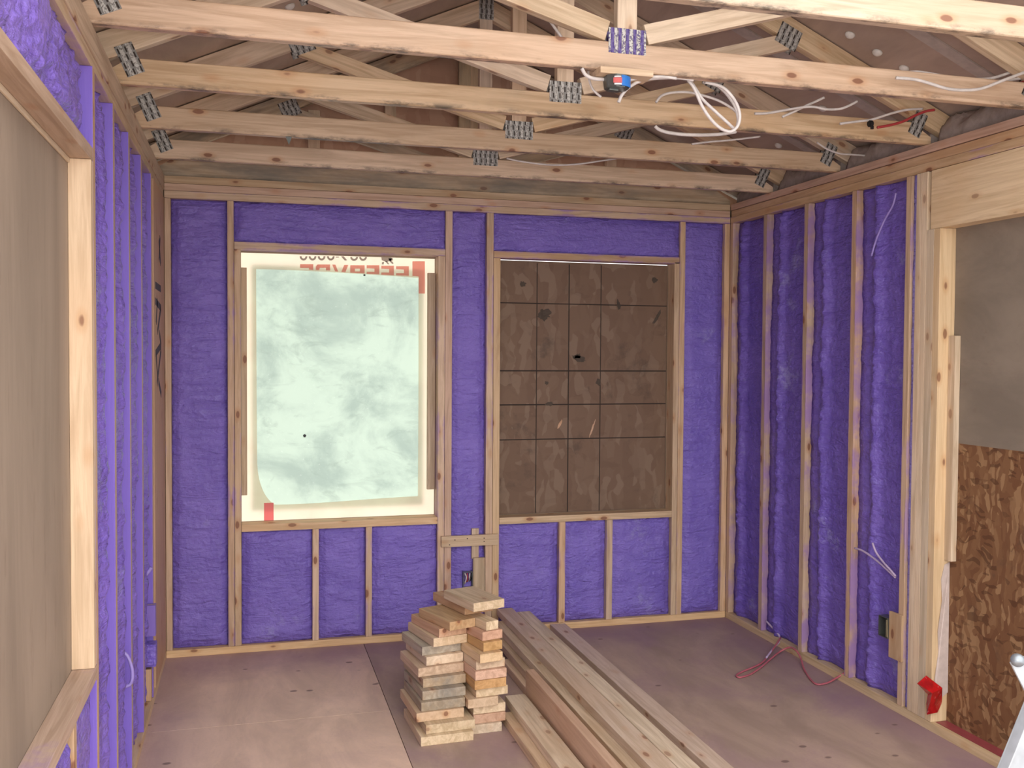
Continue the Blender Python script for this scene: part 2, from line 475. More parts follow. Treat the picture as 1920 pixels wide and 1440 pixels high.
# ------------------------------------------------------------------ foam panels
def foam(name, origin, U, V, N, w, h, mt, label, group, seed=0, recess=.03, pillow=.012, ridge=0, ridge_u=.22, rough=.006, depth=None, step=.013, lump=1.0, cat='foam insulation', topcut=None):
    """sprayed foam filling a stud bay: origin is the lower corner on the stud face plane, N points into the room"""
    origin, U, V, N = Vector(origin), Vector(U), Vector(V), Vector(N)
    depth = depth if depth else D-.004
    nu = max(4, int(w/step)); nv = max(4, int(h/step))
    Vt, F = [], []
    for j in range(nv+1):
        for i in range(nu+1):
            a = i/nu; b = j/nv; uu = a*w; vv = b*h
            q = Vector((uu*1.0+seed*7.3, vv*1.0, seed*1.7))
            e = min(uu, w-uu, vv, h-vv)
            d = -recess
            d += pillow*min(1, e/.045)**.6
            d -= .010*math.exp(-((e-.012)/.012)**2)           # dark crease beside the wood
            d += (noise.noise(q*9)*.6 + noise.noise(q*3.1)*.9)*rough*lump
            q2 = Vector((uu*22+seed*3, vv*30, seed))
            d += abs(noise.noise(q2))*rough*.7*lump + noise.noise(q2*2.3)*rough*.35
            # rolls left by the passes of the spray gun
            d += math.sin(vv*38 + noise.noise(q*5)*5)*rough*.22
            if ridge:
                cu = ridge_u*w + noise.noise(Vector((seed, vv*4, 2)))*.014
                g = math.exp(-((uu-cu)/(.028))**2)
                lumps = .75 + .9*abs(noise.noise(Vector((seed*5+uu*14, vv*26, 0))))
                d += ridge*g*lumps
                d += ridge*.45*math.exp(-(uu/(.05))**2)
            d = min(d, -.001)
            Vt.append(origin+U*uu+V*vv+N*d)
    n = nu+1
    for j in range(nv):
        for i in range(nu):
            k = j*n+i
            F.append((k, k+1, k+n+1, k+n))
    border = [i for i in range(nu+1)] + [j*n+nu for j in range(1, nv+1)] + [nv*n+i for i in range(nu-1, -1, -1)] + [j*n for j in range(nv-1, 0, -1)]
    base = len(Vt)
    for k in border:
        p = Vt[k]-origin
        p = p - N*(p.dot(N)) - N*depth
        Vt.append(origin+p)
    B = len(border)
    for i in range(B):
        a, b = border[i], border[(i+1) % B]
        F.append((b, a, base+i, base+(i+1) % B))
    F.append(tuple(base+i for i in range(B))[::-1])
    o = raw(name, Vt, F, mt, None, True, origin)
    if U.cross(V).dot(N) < 0:
        o.data.flip_normals()
    tag(o, label, cat, group)
    return o

# ================================================================== STRUCTURE
def boxes(name, parts, mt, kind='structure', parent=None):
    V, F = [], []
    for (x0, x1, y0, y1, z0, z1) in parts:
        b = len(V)
        V += [(x0, y0, z0), (x1, y0, z0), (x1, y1, z0), (x0, y1, z0), (x0, y0, z1), (x1, y0, z1), (x1, y1, z1), (x0, y1, z1)]
        F += [(b, b+3, b+2, b+1), (b+4, b+5, b+6, b+7), (b, b+1, b+5, b+4), (b+1, b+2, b+6, b+5), (b+2, b+3, b+7, b+6), (b+3, b, b+4, b+7)]
    o = raw(name, V, F, mt, parent)
    if kind and not parent: o['kind'] = kind
    return o

YB = -3.75      # where the modelled walls and roof stop, beside the camera
# floor: three plywood sheets with narrow seams
fl_parts = []
xs = [-.12, 1.005, W+.12]
ys = [-7.5, -5.0, -2.56, -1.66, .11]
g_ = .0016
for i in range(2):
    yy = [-7.5, -4.1, -1.0, .11] if i == 0 else [-7.5, -5.2, -2.3, .11]
    for j in range(3):
        fl_parts.append((xs[i]+g_, xs[i+1]-g_, yy[j]+g_, yy[j+1]-g_, -.018, 0))
fl_parts.append((-.12, W+.12, -7.5, .11, -.05, -.0182))
fo = boxes('floor', fl_parts, floor_ply)
fo.data.materials.append(floor_light)  # left-hand sheets take a paler, less sprayed plywood colour
for q in fo.data.polygons:
    if q.index < 18: q.material_index = 1

# outside sheathing of the three walls
S0, S1 = D, D+.012
O1 = (.372, 1.405, .672, 2.092)        # first window opening x0 x1 z0 z1
O2 = (1.757, 2.803, .655, 2.097)       # second window opening
boxes('wall_back', [(-.10, O1[0], S0, S1, 0, H), (O1[1], O2[0], S0, S1, 0, H), (O2[1], W+.10, S0, S1, 0, H),
                    (O1[0], O1[1], S0, S1, 0, O1[2]), (O1[0], O1[1], S0, S1, O1[3], H),
                    (O2[0], O2[1], S0, S1, 0, O2[2]), (O2[0], O2[1], S0, S1, O2[3]+.004, H)], sheath)
LW = .058                              # depth of the left wall framing as seen
boxes('wall_left', [(-LW-.03, -LW-.012, -2.33, .10, 0, H), (-LW-.03, -LW-.012, YB, -2.33, 0, .66), (-LW-.03, -LW-.012, YB, -2.33, 2.11, H)], sheath)
RW = .078
boxes('wall_right', [(W+RW+.012, W+RW+.024, -1.75, .10, 0, H), (W+RW+.012, W+RW+.024, YB, -1.75, 2.10, H)], sheath)
# boards closing the openings from outside
pl = boxes('plywood_sheet', [(-LW-.0115, -LW-.0005, YB, -2.3305, .662, 2.108)], ply_left, None)
tag(pl, 'grey-brown weathered plywood closing the big opening of the left wall', 'plywood panel')
pr_ = boxes('plywood_sheet', [(W+RW+.0005, W+RW+.0115, YB, -1.752, 1.2105, 2.16)], ply_right, None)
tag(pr_, 'grey plywood above the strand board in the right-hand doorway', 'plywood panel')
po = boxes('strand_board', [(W+RW+.0005, W+RW+.0115, YB, -1.752, 0.001, 1.2105)], osb, None)
tag(po, 'reddish-brown strand board closing the lower half of the right-hand doorway', 'strand board')

# strand board over the second window opening, with drawn grid lines
S2 = D+.0005
pts_parts = [(O2[0]-.03, O2[1]+.03, S2+.013, S2+.024, O2[2]-.03, O2[3]+.0010)]
ob = boxes('strand_board', pts_parts, osb_old, None)
tag(ob, 'dark weathered strand board with drawn grid lines behind the right-hand window opening', 'strand board')
lines = []
yl = S2+.0125
for x, a in ((1.999, .0026), (2.192, .0032), (2.388, .0026)): lines.append((x-a, x+a, yl, yl+.002, O2[2], O2[3]-.01))
for z, a in ((1.858, .003), (1.473, .0035), (1.279, .0035), (1.080, .003)): lines.append((O2[0], O2[1], yl-.0002, yl+.002, z-a, z+a))
boxes('grid_line_drawing', lines, dark_line, None, ob)
# dark scuffs and gouges on that board
def blob(name, cx, cz, rx, rz, y, mt, parent, seed, rot=0, n=26):
    V = []
    for i in range(n):
        a = 2*math.pi*i/n
        k = .65+.6*abs(noise.noise(Vector((math.cos(a)*1.7+seed*9, math.sin(a)*1.7, seed))))*1.4
        x, z = rx*k*math.cos(a), rz*k*math.sin(a)
        V.append((cx+x*math.cos(rot)-z*math.sin(rot), y, cz+x*math.sin(rot)+z*math.cos(rot)))
    V2 = [(v[0], v[1]+.0015, v[2]) for v in V]
    F = [tuple(range(n)), tuple(range(2*n-1, n-1, -1))] + [(i, i+n, (i+1) % n+n, (i+1) % n) for i in range(n)]
    return raw(name, V+V2, F, mt, parent)
scuff = sheet('grime_patch', (.085, .066, .052), (6, 6, 6), 0, False, .6, (.03, .025, .02), .9)
for i, (px, py, rx, rz, ro) in enumerate(((1020, 590, .045, .035, .5), (1085, 672, .050, .022, -.25), (1083, 668, .022, .014, .4), (1122, 716, .018, .022, 0), (1232, 595, .012, .055, -.5), (1160, 572, .012, .035, .25), (1050, 795, .010, .035, -.5), (1110, 805, .006, .06, -.35), (1030, 757, .026, .012, 0), (1025, 718, .014, .012, 0), (1227, 525, .020, .020, 0), (980, 533, .022, .018, 0))):
    c_ = at(px, py, 1, yl)
    blob('scuff_mark', c_.x, c_.z, rx, rz, yl-.0009, scuff if i not in (6, 7) else pine_red, ob, i*1.3, ro)

# roof
SL, Z0, MID = .447, 2.66, 1.56
def roofz(x): return Z0 + SL*(x if x < MID else 2*MID-x)
def roof_side(name, xa, xb, mt, label):
    V = []
    for x in (xa, xb):
        z = roofz(x)
        for y in (-3.45, .20):
            V += [(x, y, z), (x, y, z+.014)]
    F = [(0, 2, 6, 4), (1, 5, 7, 3), (0, 1, 3, 2), (4, 6, 7, 5), (0, 4, 5, 1), (2, 3, 7, 6)]
    return raw(name, V, F, mt)
rl = roof_side('ceiling', -.55, MID, deck_l, ''); rl['kind'] = 'structure'
rr = roof_side('ceiling', MID, 2*MID+.55, deck, ''); rr['kind'] = 'structure'
# gable sheathing beyond the last truss
gv = [(-.55, .17, H), (2*MID+.55, .17, H), (2*MID+.55, .17, roofz(2*MID+.55)), (MID, .17, roofz(MID)), (-.55, .17, roofz(-.55))]
gv = [(v[0], v[1], max(v[2], H+.001)) for v in gv]
gb = gv + [(v[0], .185, v[2]) for v in gv]
ga = raw('wall_gable', gb, [(4, 3, 2, 1, 0), (5, 6, 7, 8, 9)] + [(i, (i+1) % 5, (i+1) % 5+5, i+5) for i in range(5)], osb_gable)
ga['kind'] = 'structure'
# eave blocking added to stop sky light leaking in between roof and walls
boxes('trim_1', [(-.34, -.322, YB, .17, H-.06, roofz(-.33))], sheath)
boxes('trim_2', [(W+.322, W+.34, YB, .17, H-.06, roofz(W+.33))], sheath)
boxes('trim_3', [(-.322, -LW-.03, YB, .17, H-.06, H-.045)], sheath)
boxes('trim_4', [(W+RW+.024, W+.322, YB, .17, H-.06, H-.045)], sheath)

# ================================================================== FRAMING
def member(name, label, cat, group, *a, mt=pine):
    o = slab(name, *a, mt)
    return tag(o, label, cat, group)

G = 'wall studs and plates'
# ---- back wall plates
member('bottom_plate', 'long bottom plate on the floor along the back wall under both windows', 'wall plate', None, 0.0, W-.001, .0, D, 0, T-.001, mt=pine_yellow)
bt = [(FT+.001, FT+.0375, pine_spray, 'lowest of the three stacked top plates above the back wall foam, purple overspray on it'),
      (FT+.039, FT+.0755, pine_pink, 'middle of the three stacked top plates across the back wall'),
      (FT+.077, FT+.1135, pine_plate, 'uppermost of the three stacked top plates across the back wall')]
for z0, z1, mt_, lb in bt:
    member('top_plate', lb, 'wall plate', None, .0, W, .0 + (.004 if z0 > 2.38 else 0), D, z0, z1, mt=mt_)
BT = FT
# ---- back wall studs  (x0,x1,z0,z1,material,label)
bs = [(.001, .030, T, BT, pine_light_spray, 'corner stud at the far left end of the back wall'),
      (.305, .337, T, BT, pine_spray, 'full-height stud left of the plastic-covered window'),
      (.339, .371, T, 2.099, pine_light_spray, 'jamb stud on the left side of the plastic-covered window'),
      (1.407, 1.444, T, 2.099, pine_light_spray, 'jamb stud on the right side of the plastic-covered window'),
      (1.446, 1.484, T, BT, pine_pink, 'orange-brown full-height stud right of the plastic-covered window'),
      (1.678, 1.716, T, BT, pine_light_spray, 'full-height stud left of the boarded window opening'),
      (1.718, 1.756, T, 2.099, pine, 'jamb stud on the left side of the boarded window opening'),
      (2.804, 2.836, T, 2.109, pine, 'jamb stud on the right side of the boarded window opening'),
      (2.838, 2.872, T, BT, pine_light_spray, 'full-height stud right of the boarded window opening'),
      (3.124, W-.001, T, BT, pine_light_spray, 'corner stud at the right end of the back wall')]
for x0, x1, z0, z1, mt_, lb in bs:
    member('wall_stud', lb, 'stud', None, x0, x1, 0, D, z0, z1, mt=mt_)
# ---- headers and sills
member('window_header', 'horizontal header plate above the plastic-covered window', 'header', None, .339, 1.444, 0, D, 2.100, 2.138, mt=pine_spray)
member('window_header', 'horizontal header plate above the boarded window opening', 'header', None, 1.718, 2.836, 0, D, 2.110-.01, 2.138, mt=pine_spray)
member('window_sill', 'sill board under the plastic-covered window', 'sill', None, .372, 1.406, -.002, D, .634, .671, mt=pine_yellow)
member('window_sill', 'sill board under the boarded window opening', 'sill', None, 1.757, 2.803, -.002, D, .617, .654, mt=pine)
# ---- cripple studs
for (x0, x1, zt, lb) in ((.734, .767, .633, 'short stud under the plastic-covered window, nearer the left wall'),
                         (1.016, 1.049, .633, 'short stud under the plastic-covered window, nearer the middle of the wall'),
                         (2.110, 2.147, .616, 'short stud under the boarded window, left one of the pair'),
                         (2.398, 2.434, .616, 'short stud under the boarded window, right one of the pair')):
    member('cripple_stud', lb, 'stud', None, x0, x1, 0, D, T, zt, mt=pine_light_spray)
# ---- foam in the back wall
X, Z, Yv = Vector((1, 0, 0)), Vector((0, 0, 1)), Vector((0, 1, 0))
GF = 'purple foam in the back wall'
fb = [(.031, .304, T, BT, 'tall purple foam bay beside the left corner of the back wall', .034),
      (.338, 1.445, 2.139, BT, 'horizontal purple foam strip above the plastic-covered window', .016),
      (1.485, 1.677, T, BT, 'narrow tall purple foam bay between the two window openings', .030),
      (1.717, 2.837, 2.139, BT, 'horizontal purple foam strip above the boarded window', .016),
      (2.873, 3.123, T, BT, 'tall purple foam bay at the right end of the back wall', .022),
      (.372, .733, T, .633, 'low purple foam square under the plastic-covered window, left of three', .028),
      (.768, 1.015, T, .633, 'low purple foam square under the plastic-covered window, middle of three', .028),
      (1.050, 1.406, T, .633, 'low purple foam square under the plastic-covered window, right of three', .024),
      (1.757, 2.109, T, .616, 'low purple foam square under the boarded window, left of three', .028),
      (2.148, 2.397, T, .616, 'low purple foam square under the boarded window, middle of three', .028),
      (2.435, 2.803, T, .616, 'low purple foam square under the boarded window, right of three', .028)]
for k, (x0, x1, z0, z1, lb, rc) in enumerate(fb):
    foam('spray_foam', (x0, 0, z0), X, Z, -Yv, x1-x0, z1-z0, foam_back, lb, None, seed=k+1, recess=rc, rough=.0075, pillow=.014)

# ---- right wall
member('bottom_plate', 'bottom plate on the floor along the right wall, under the foam bays and doorway', 'wall plate', None, W, W+RW, YB, -.001, 0, T-.001, mt=pine_yellow)
for z0, z1, mt_, lb in ((FT+.001, FT+.0375, pine_light_spray, 'lowest of the three top plates along the right wall, just above the foam'),
                        (FT+.039, FT+.0755, pine, 'middle of the three top plates along the right wall, with torn edges'),
                        (FT+.0785, FT+.1135, pine_pink, 'uppermost of the three top plates along the right wall, carrying the truss ends')):
    member('top_plate', lb, 'wall plate', None, W + (.006 if z0 > 2.38 and z0 < 2.42 else .001), W+RW, YB, -.001, z0, z1, mt=mt_)
rs = [(-.037, -.001, 'corner stud of the right wall against the back wall', pine_light_spray),
      (-.420, -.382, 'right wall stud nearest the corner, between the narrowest foam bays', pine_spray),
      (-.824, -.786, 'right wall stud, second from the corner', pine_spray),
      (-1.228, -1.190, 'right wall stud, third from the corner, beside the sagging cable', pine_spray),
      (-1.612, -1.578, 'right wall stud, fourth from the corner, ending the last foam bay', pine_light_spray)]
for y0, y1, lb, mt_ in rs:
    member('wall_stud', lb, 'stud', None, W, W+RW, y0, y1, T, FT, mt=mt_)
for k, (y0, y1, mt_, lb) in enumerate(((-.785, -.421, foam_right, ''), (-.381, -.038, foam_right, ''), (-1.189, -.825, foam_right, ''), (-1.577, -1.229, foam_right, ''))):
    lb = ('purple foam bay of the right wall, second from the corner', 'purple foam bay of the right wall, in the corner',
          'purple foam bay of the right wall, third from the corner', 'purple foam bay of the right wall nearest the doorway, with cables and an outlet box')[k]
    foam('spray_foam', (W, y1, T), -Yv, Z, -X, y1-y0, FT-T, mt_, lb, None, seed=20+k, recess=.046, rough=.008, pillow=.006, ridge=.030, ridge_u=(.30, .22, .33, .36)[k], depth=RW)
foam('foam_strip', (W, -1.613, T), -Yv, Z, -X, .031, FT-T, foam_gap, 'thin lavender foam strip between the last stud and the doorway post', None, seed=31, recess=.010, rough=.004, pillow=.004, depth=RW, step=.008)
for y0, y1, zt, mt_, lb in ((-1.678, -1.6445, FT, pine_pale, 'doorway post stud next to the lavender foam strip'),
                            (-1.712, -1.679, FT, pine_lvl, 'second stud of the built-up doorway post'),
                            (-1.757, -1.713, 2.099, pine_pale, 'third stud of the built-up doorway post, cut under the header'),
                            (-1.795, -1.758, 2.099, pine_yellow, 'yellowish jamb stud of the doorway, nearest the boarded opening')):
    member('post_stud', lb, 'stud', None, W, W+RW, y0, y1, T, zt, mt=mt_)
member('door_header', 'deep pale laminated header beam above the doorway at the right', 'header', None, W+.002, W+RW, YB, -1.733, 2.100, FT-.001, mt=pine_lvl)
member('blocking_board', 'stub board fixed to the doorway jamb at the right', 'board', None, W+.050, W+RW-.001, -1.835, -1.7955, .72, 1.655, mt=pine_pale)
# small board by the outlet box
member('nailing_strip', 'short thin board beside the outlet box on the doorway stud', 'board', None, W-.012, W-.0005, -1.615, -1.530, .235, .440, mt=pine_plate)

# torn wrap, red tape
def sheet_mesh(name, outline, N, th, mt, parent=None, sub=None):
    pts = [Vector(p) for p in outline]; N = Vector(N)*th
    n = len(pts)
    V = pts + [p+N for p in pts]
    F = [tuple(range(n)), tuple(range(2*n-1, n-1, -1))] + [(i, i+n, (i+1) % n+n, (i+1) % n) for i in range(n)]
    return raw(name, V, F, mt, parent)
yj = -1.7965
o = sheet_mesh('torn_house_wrap', [(W+.052, yj, .70), (W+.0765, yj, .71), (W+.0765, yj-.004, .16), (W+.010, yj-.006, .12), (W+.012, yj-.002, .22), (W+.030, yj, .33), (W+.022, yj-.003, .42), (W+.040, yj-.003, .55), (W+.036, yj, .64)], (0, -1, 0), .0015, wrap_torn)
tag(o, 'pale torn strip of house wrap hanging down the doorway jamb', 'house wrap')
def pix(path, axis, val): return [at(x, y, axis, val) for x, y in path]
tp = empty('red_tape', (W, -1.82, .0))
tag(tp, 'crumpled bright red tape flap at the foot of the doorway jamb', 'tape')
tp_o = [(1737, 1267), (1720, 1282), (1740, 1303), (1737, 1320), (1738, 1340), (1758, 1336), (1766, 1318), (1767, 1290)]
V = []
for i, (x, y) in enumerate(tp_o):
    V.append(at(x, y, 1, -1.812-.02*math.sin(i*1.9)))
cc = at(1748, 1300, 1, -1.85)
V2 = [v+Vector((.002, .004, 0)) for v in V] + [cc, cc+Vector((.002, .004, 0))]
n = len(V)
F = [(i, (i+1) % n, 2*n) for i in range(n)] + [((i+1) % n+n, i+n, 2*n+1) for i in range(n)] + [(i, i+n, (i+1) % n+n, (i+1) % n) for i in range(n)]
raw('tape_flap', V+V2, F, tape_red, tp)
slab('sill_tape', W+.022, W+RW-.002, -3.3, -1.80, T, T+.0015, tape_dull, tp, 0)

# ---- left wall
member('bottom_plate', 'bottom plate on the floor along the left wall, partly buried in purple foam', 'wall plate', None, -LW, -.0005, YB, -.001, 0, T-.001, mt=pine_yellow)
for z0, z1, x1, mt_, lb in ((FT+.001, FT+.0375, -.004, pine_light_spray, 'lowest of the stacked top plates along the left wall'),
                         (FT+.0385, FT+.1135, 0.0, pine_plate, 'thick upper top plate along the left wall, carrying the truss ends')):
    member('top_plate', lb, 'wall plate', None, -LW, x1, YB, -.001, z0, z1, mt=mt_)
ls = [(-.665, 'left wall stud nearest the far corner, purple box on its side'), (-1.071, 'left wall stud, second from the far corner'), (-1.477, 'left wall stud, third from the far corner'), (-1.883, 'left wall stud, fourth from the far corner'),
      (-2.288, 'full-height left wall stud beside the boarded opening')]
for y, lb in ls:
    member('wall_stud', lb, 'stud', None, -LW, 0, y-.019, y+.019, T, FT, mt=pine_leftstud)
member('wall_stud', 'bright bare jamb stud of the boarded opening in the left wall', 'stud', None, -LW, 0, -2.347, -2.309, .70, 2.085, mt=pine_yellow)
cb = member('corner_board', 'wide board beside the far left corner with black marker writing', 'board', None, -.012, -.0005, -.56, -.002, T, FT, mt=pine_red)
def strokes(name, segs, mt, parent, wd=.014):
    V, F = [], []
    for (y0, z0, y1, z1) in segs:
        a, b = Vector((0, y0, z0)), Vector((0, y1, z1))
        d = (b-a).normalized(); nn = Vector((0, -d.z, d.y))*wd
        k = len(V)
        for p in (a+nn, a-nn, b-nn, b+nn):
            V.append((-.0004, p.y, p.z)); V.append((.0006, p.y, p.z))
        F += [(k, k+2, k+4, k+6), (k+1, k+7, k+5, k+3), (k, k+1, k+3, k+2), (k+2, k+3, k+5, k+4), (k+4, k+5, k+7, k+6), (k+6, k+7, k+1, k)]
    return raw(name, V, F, mt, parent)
strokes('marker_writing', [(-.50, 1.872, -.22, 1.872), (-.50, 1.80, -.22, 1.78), (-.40, 1.81, -.46, 1.70), (-.22, 1.78, -.40, 1.66), (-.30, 1.66, -.22, 1.60),
                           (-.50, 1.56, -.22, 1.60), (-.48, 1.56, -.40, 1.44), (-.22, 1.58, -.44, 1.42), (-.36, 1.43, -.22, 1.36), (-.24, 2.12, -.30, 2.0), (-.22, 1.99, -.30, 2.10)], marker, cb, .016)
GL = 'purple foam of the left wall'
prev = -.561
for k, (ya, yb, lb) in enumerate(((-.646, -.561, 'sliver of purple foam between the marked corner board and the first left wall stud'),
                                  (-1.052, -.684, 'purple foam bay of the left wall nearest the far corner, behind the sprayed box'),
                                  (-1.458, -1.090, 'purple foam bay of the left wall, second from the far corner'),
                                  (-1.864, -1.496, 'purple foam bay of the left wall, third from the far corner'),
                                  (-2.269, -1.902, 'purple foam bay of the left wall next to the boarded opening'))):
    foam('spray_foam', (0, ya, T), Yv, Z, X, yb-ya, FT-T, foam_left, lb, None, seed=40+k, recess=.036, rough=.009, pillow=.008, ridge=(.018 if k else 0), ridge_u=.70, depth=LW-.002, lump=1.2)
# above the left opening
member('window_header', 'header board over the big boarded opening of the left wall', 'header', None, -LW, 0.0, YB, -2.309, 2.086, 2.122, mt=pine_sill)
foam('spray_foam', (0, YB, 2.123), Yv, Z, X, -2.308-YB, FT-2.123, foam_left, 'lumpy purple foam band above the big boarded opening of the left wall', None, seed=51, recess=.030, rough=.016, pillow=.016, depth=LW-.002, lump=1.6, step=.009)
member('window_sill', 'mauve-brown sill board under the big boarded opening of the left wall', 'sill', None, -LW, .002, YB, -2.309, .662, .699, mt=pine_sill)
member('cripple_stud', 'short stud under the big boarded opening of the left wall', 'stud', None, -LW, 0, -2.67, -2.632, T, .661, mt=pine_light_spray)
foam('spray_foam', (0, -2.631, T), Yv, Z, X, -2.309+2.631, .661-T, foam_left, 'low purple foam bay under the left opening, beside the jamb stud', None, seed=52, recess=.022, rough=.010, pillow=.012, depth=LW-.002)
foam('spray_foam', (0, YB, T), Yv, Z, X, -2.671-YB, .661-T, foam_left, 'low purple foam bay under the left opening, nearest the camera', None, seed=53, recess=.022, rough=.010, pillow=.012, depth=LW-.002)
member('window_trim', 'thin pale strip along the top edge of the left plywood panel', 'board', None, -LW, -LW+.006, YB, -2.348, 2.072, 2.085, mt=pine_pale)

# sprayed electrical box, wood blocks and cables on the left wall
def rbox(name, c, s, mt, parent=None, bev=.004):
    return link(name, box_mesh(s[0], s[1], s[2], bev, (mt,)), parent, c)
eb = empty('outlet_box', (-.02, -.72, .20)); tag(eb, 'outlet box buried in purple foam on the left wall, above the floor', 'outlet box')
rbox('box_body', (-.020, -.722, .245), (.075, .070, .10), foam_left, eb, .008)
for dz in (-.035, .035): rbox('clamp_screw', (-.018, -.760, .245+dz), (.05, .010, .018), foam_left, eb, .004)
bk = slab('wood_block', -.045, .014, -.735, -.690, .325, .460, pine_overspray); tag(bk, 'small bare wood block above the sprayed outlet box on the left wall', 'wood block')
bk = slab('wood_block', -.055, -.005, -.735, -.690, .04, .180, pine_orange); tag(bk, 'orange-brown wood block below the sprayed outlet box on the left wall', 'wood block')
c_ = tube('cable', [at(x, y, 1, -1.56) for x, y in ((231, 1222), (240, 1232), (247, 1252), (248, 1272), (243, 1284), (233, 1287))], .006, purple_pvc)
tag(c_, 'purple-coated cable loop low on the left wall', 'cable')
c_ = tube('cable', [at(x, y, 1, -.80) for x, y in ((255, 1102), (262, 1093), (272, 1080), (284, 1064))], .008, purple_pvc)
tag(c_, 'purple-coated stub sticking out at waist height on the left wall', 'cable')
c_ = tube('cable', [at(x, y, 1, -.80) for x, y in ((257, 1172), (260, 1182), (263, 1197))], .005, purple_pvc)
tag(c_, 'purple-coated cable entering the sprayed outlet box', 'cable')
# foam lumps fallen on the left bottom plate
def lump(name, c, s, mt, label, cat, seed=1, group=None):
    bm = bmesh.new(); bmesh.ops.create_icosphere(bm, subdivisions=4, radius=1)
    for v in bm.verts:
        k = 1+.35*noise.noise(v.co*1.8+Vector((seed, 0, 0)))+.12*noise.noise(v.co*6+Vector((seed, 3, 0)))
        v.co = Vector((v.co.x*s[0], v.co.y*s[1], v.co.z*s[2]))*k
        if v.co.z < -s[2]*.45: v.co.z = -s[2]*.45
    me = bpy.data.meshes.new(name); bm.to_mesh(me); bm.free(); me.materials.append(mt)
    me.polygons.foreach_set('use_smooth', [True]*len(me.polygons))
    o = link(name, me, None, (c[0], c[1], c[2]+s[2]*.45)); tag(o, label, cat, group); return o

# ================================================================== WINDOW COVERING
yw = D+.004
wrap = empty('house_wrap', (.888, yw, .672)); tag(wrap, 'white house wrap with mirrored red and grey print stretched behind the left window opening', 'house wrap')
hx0, hx1, hz0, hz1 = .449, 1.315, .762, 1.996
def hole_edge(n=72):
    """outline of the hole cut in the wrap (rounded and slightly uneven)"""
    P = []
    cs = [((.449, 2.008), (.60, 2.012), (1.0, 2.000), (1.315, 1.985)), ((1.315, 1.985), (1.318, 1.5), (1.317, 1.0), (1.316, .775)),
          ((1.316, .775), (1.0, .770), (.75, .748), (.545, .755)), ((.545, .755), (.47, .80), (.452, .92), (.452, 1.0)), ((.452, 1.0), (.450, 1.3), (.449, 1.7), (.449, 2.008))]
    for (a, b, c, d) in cs:
        for i in range(n//len(cs)):
            t = i/(n//len(cs)); s = 1-t
            P.append((s**3*a[0]+3*s*s*t*b[0]+3*s*t*t*c[0]+t**3*d[0], s**3*a[1]+3*s*s*t*b[1]+3*s*t*t*c[1]+t**3*d[1]))
    return P
he = hole_edge()
ox0, ox1, oz0, oz1 = O1[0]-.02, O1[1]+.02, O1[2]-.02, O1[3]+.02
cx, cz = .88, 1.38
out_ = []
for (x, z) in he:
    dx, dz = x-cx, z-cz
    k = min(((ox1-cx)/dx if dx > 0 else (ox0-cx)/dx if dx < 0 else 9e9), ((oz1-cz)/dz if dz > 0 else (oz0-cz)/dz if dz < 0 else 9e9))
    out_.append((cx+dx*k, cz+dz*k))
# snap nearest outline points to the four corners
for cxn, czn in ((ox0, oz0), (ox0, oz1), (ox1, oz0), (ox1, oz1)):
    i = min(range(len(out_)), key=lambda i: (out_[i][0]-cxn)**2+(out_[i][1]-czn)**2); out_[i] = (cxn, czn)
n = len(he)
yws = D+.0145
V = [(x, yws, z) for x, z in he]+[(x, yws, z) for x, z in out_]+[(x, yws+.0008, z) for x, z in he]+[(x, yws+.0008, z) for x, z in out_]
F = []
for i in range(n):
    j = (i+1) % n
    F += [(i, j, n+j, n+i), (2*n+i, 3*n+i, 3*n+j, 2*n+j), (i, 2*n+i, 2*n+j, j)]
raw('wrap_sheet', V, F, wrap_film, wrap)
# mirrored print, upper edges of the letters showing above the hole
def flat_boxes(name, rects, mt, parent, y0, th=.0006):
    V, F = [], []
    for quad in rects:
        b = len(V)
        for (x, z) in quad: V.append((x, y0, z))
        for (x, z) in quad: V.append((x, y0+th, z))
        k = len(quad)
        F += [tuple(b+i for i in range(k)), tuple(b+k+i for i in range(k-1, -1, -1))] + [(b+i, b+i+k, b+(i+1) % k+k, b+(i+1) % k) for i in range(k)]
    return raw(name, V, F, mt, parent)
def P2(zx, zy):
    p = at(540+zx/6.857, 460+zy/6.857, 1, yws-.001); return (p.x, p.z)
def Q(*pts): return [P2(*p) for p in pts]
red = [Q((1600, 205), (1760, 205), (1760, 620), (1680, 620), (1680, 400), (1600, 395)),
       # three mirrored E
       Q((1390, 268), (1555, 268), (1555, 392), (1390, 385), (1390, 358), (1490, 358), (1490, 312), (1390, 305)),
       Q((1200, 262), (1362, 262), (1362, 385), (1200, 378), (1200, 350), (1300, 350), (1300, 305), (1200, 300)),
       Q((1012, 256), (1174, 256), (1174, 372), (1012, 368), (1012, 340), (1112, 340), (1112, 300), (1012, 295)),
       # mirrored R
       Q((800, 256), (985, 256), (985, 300), (860, 300), (860, 335), (985, 335), (985, 360), (800, 352)), Q((925, 300), (985, 300), (985, 335), (925, 335)),
       # V
       Q((568, 248), (610, 248), (645, 338), (605, 334)), Q((775, 252), (722, 252), (686, 342), (738, 346)),
       # mirrored D
       Q((380, 246), (542, 246), (542, 325), (488, 322), (488, 288), (410, 288), (400, 318), (358, 316), (358, 270)),
       # mirrored E
       Q((155, 242), (325, 242), (325, 315), (270, 312), (270, 290), (155, 290))]
flat_boxes('red_lettering', red, ink_red, wrap, yws-.0008)
gr = []
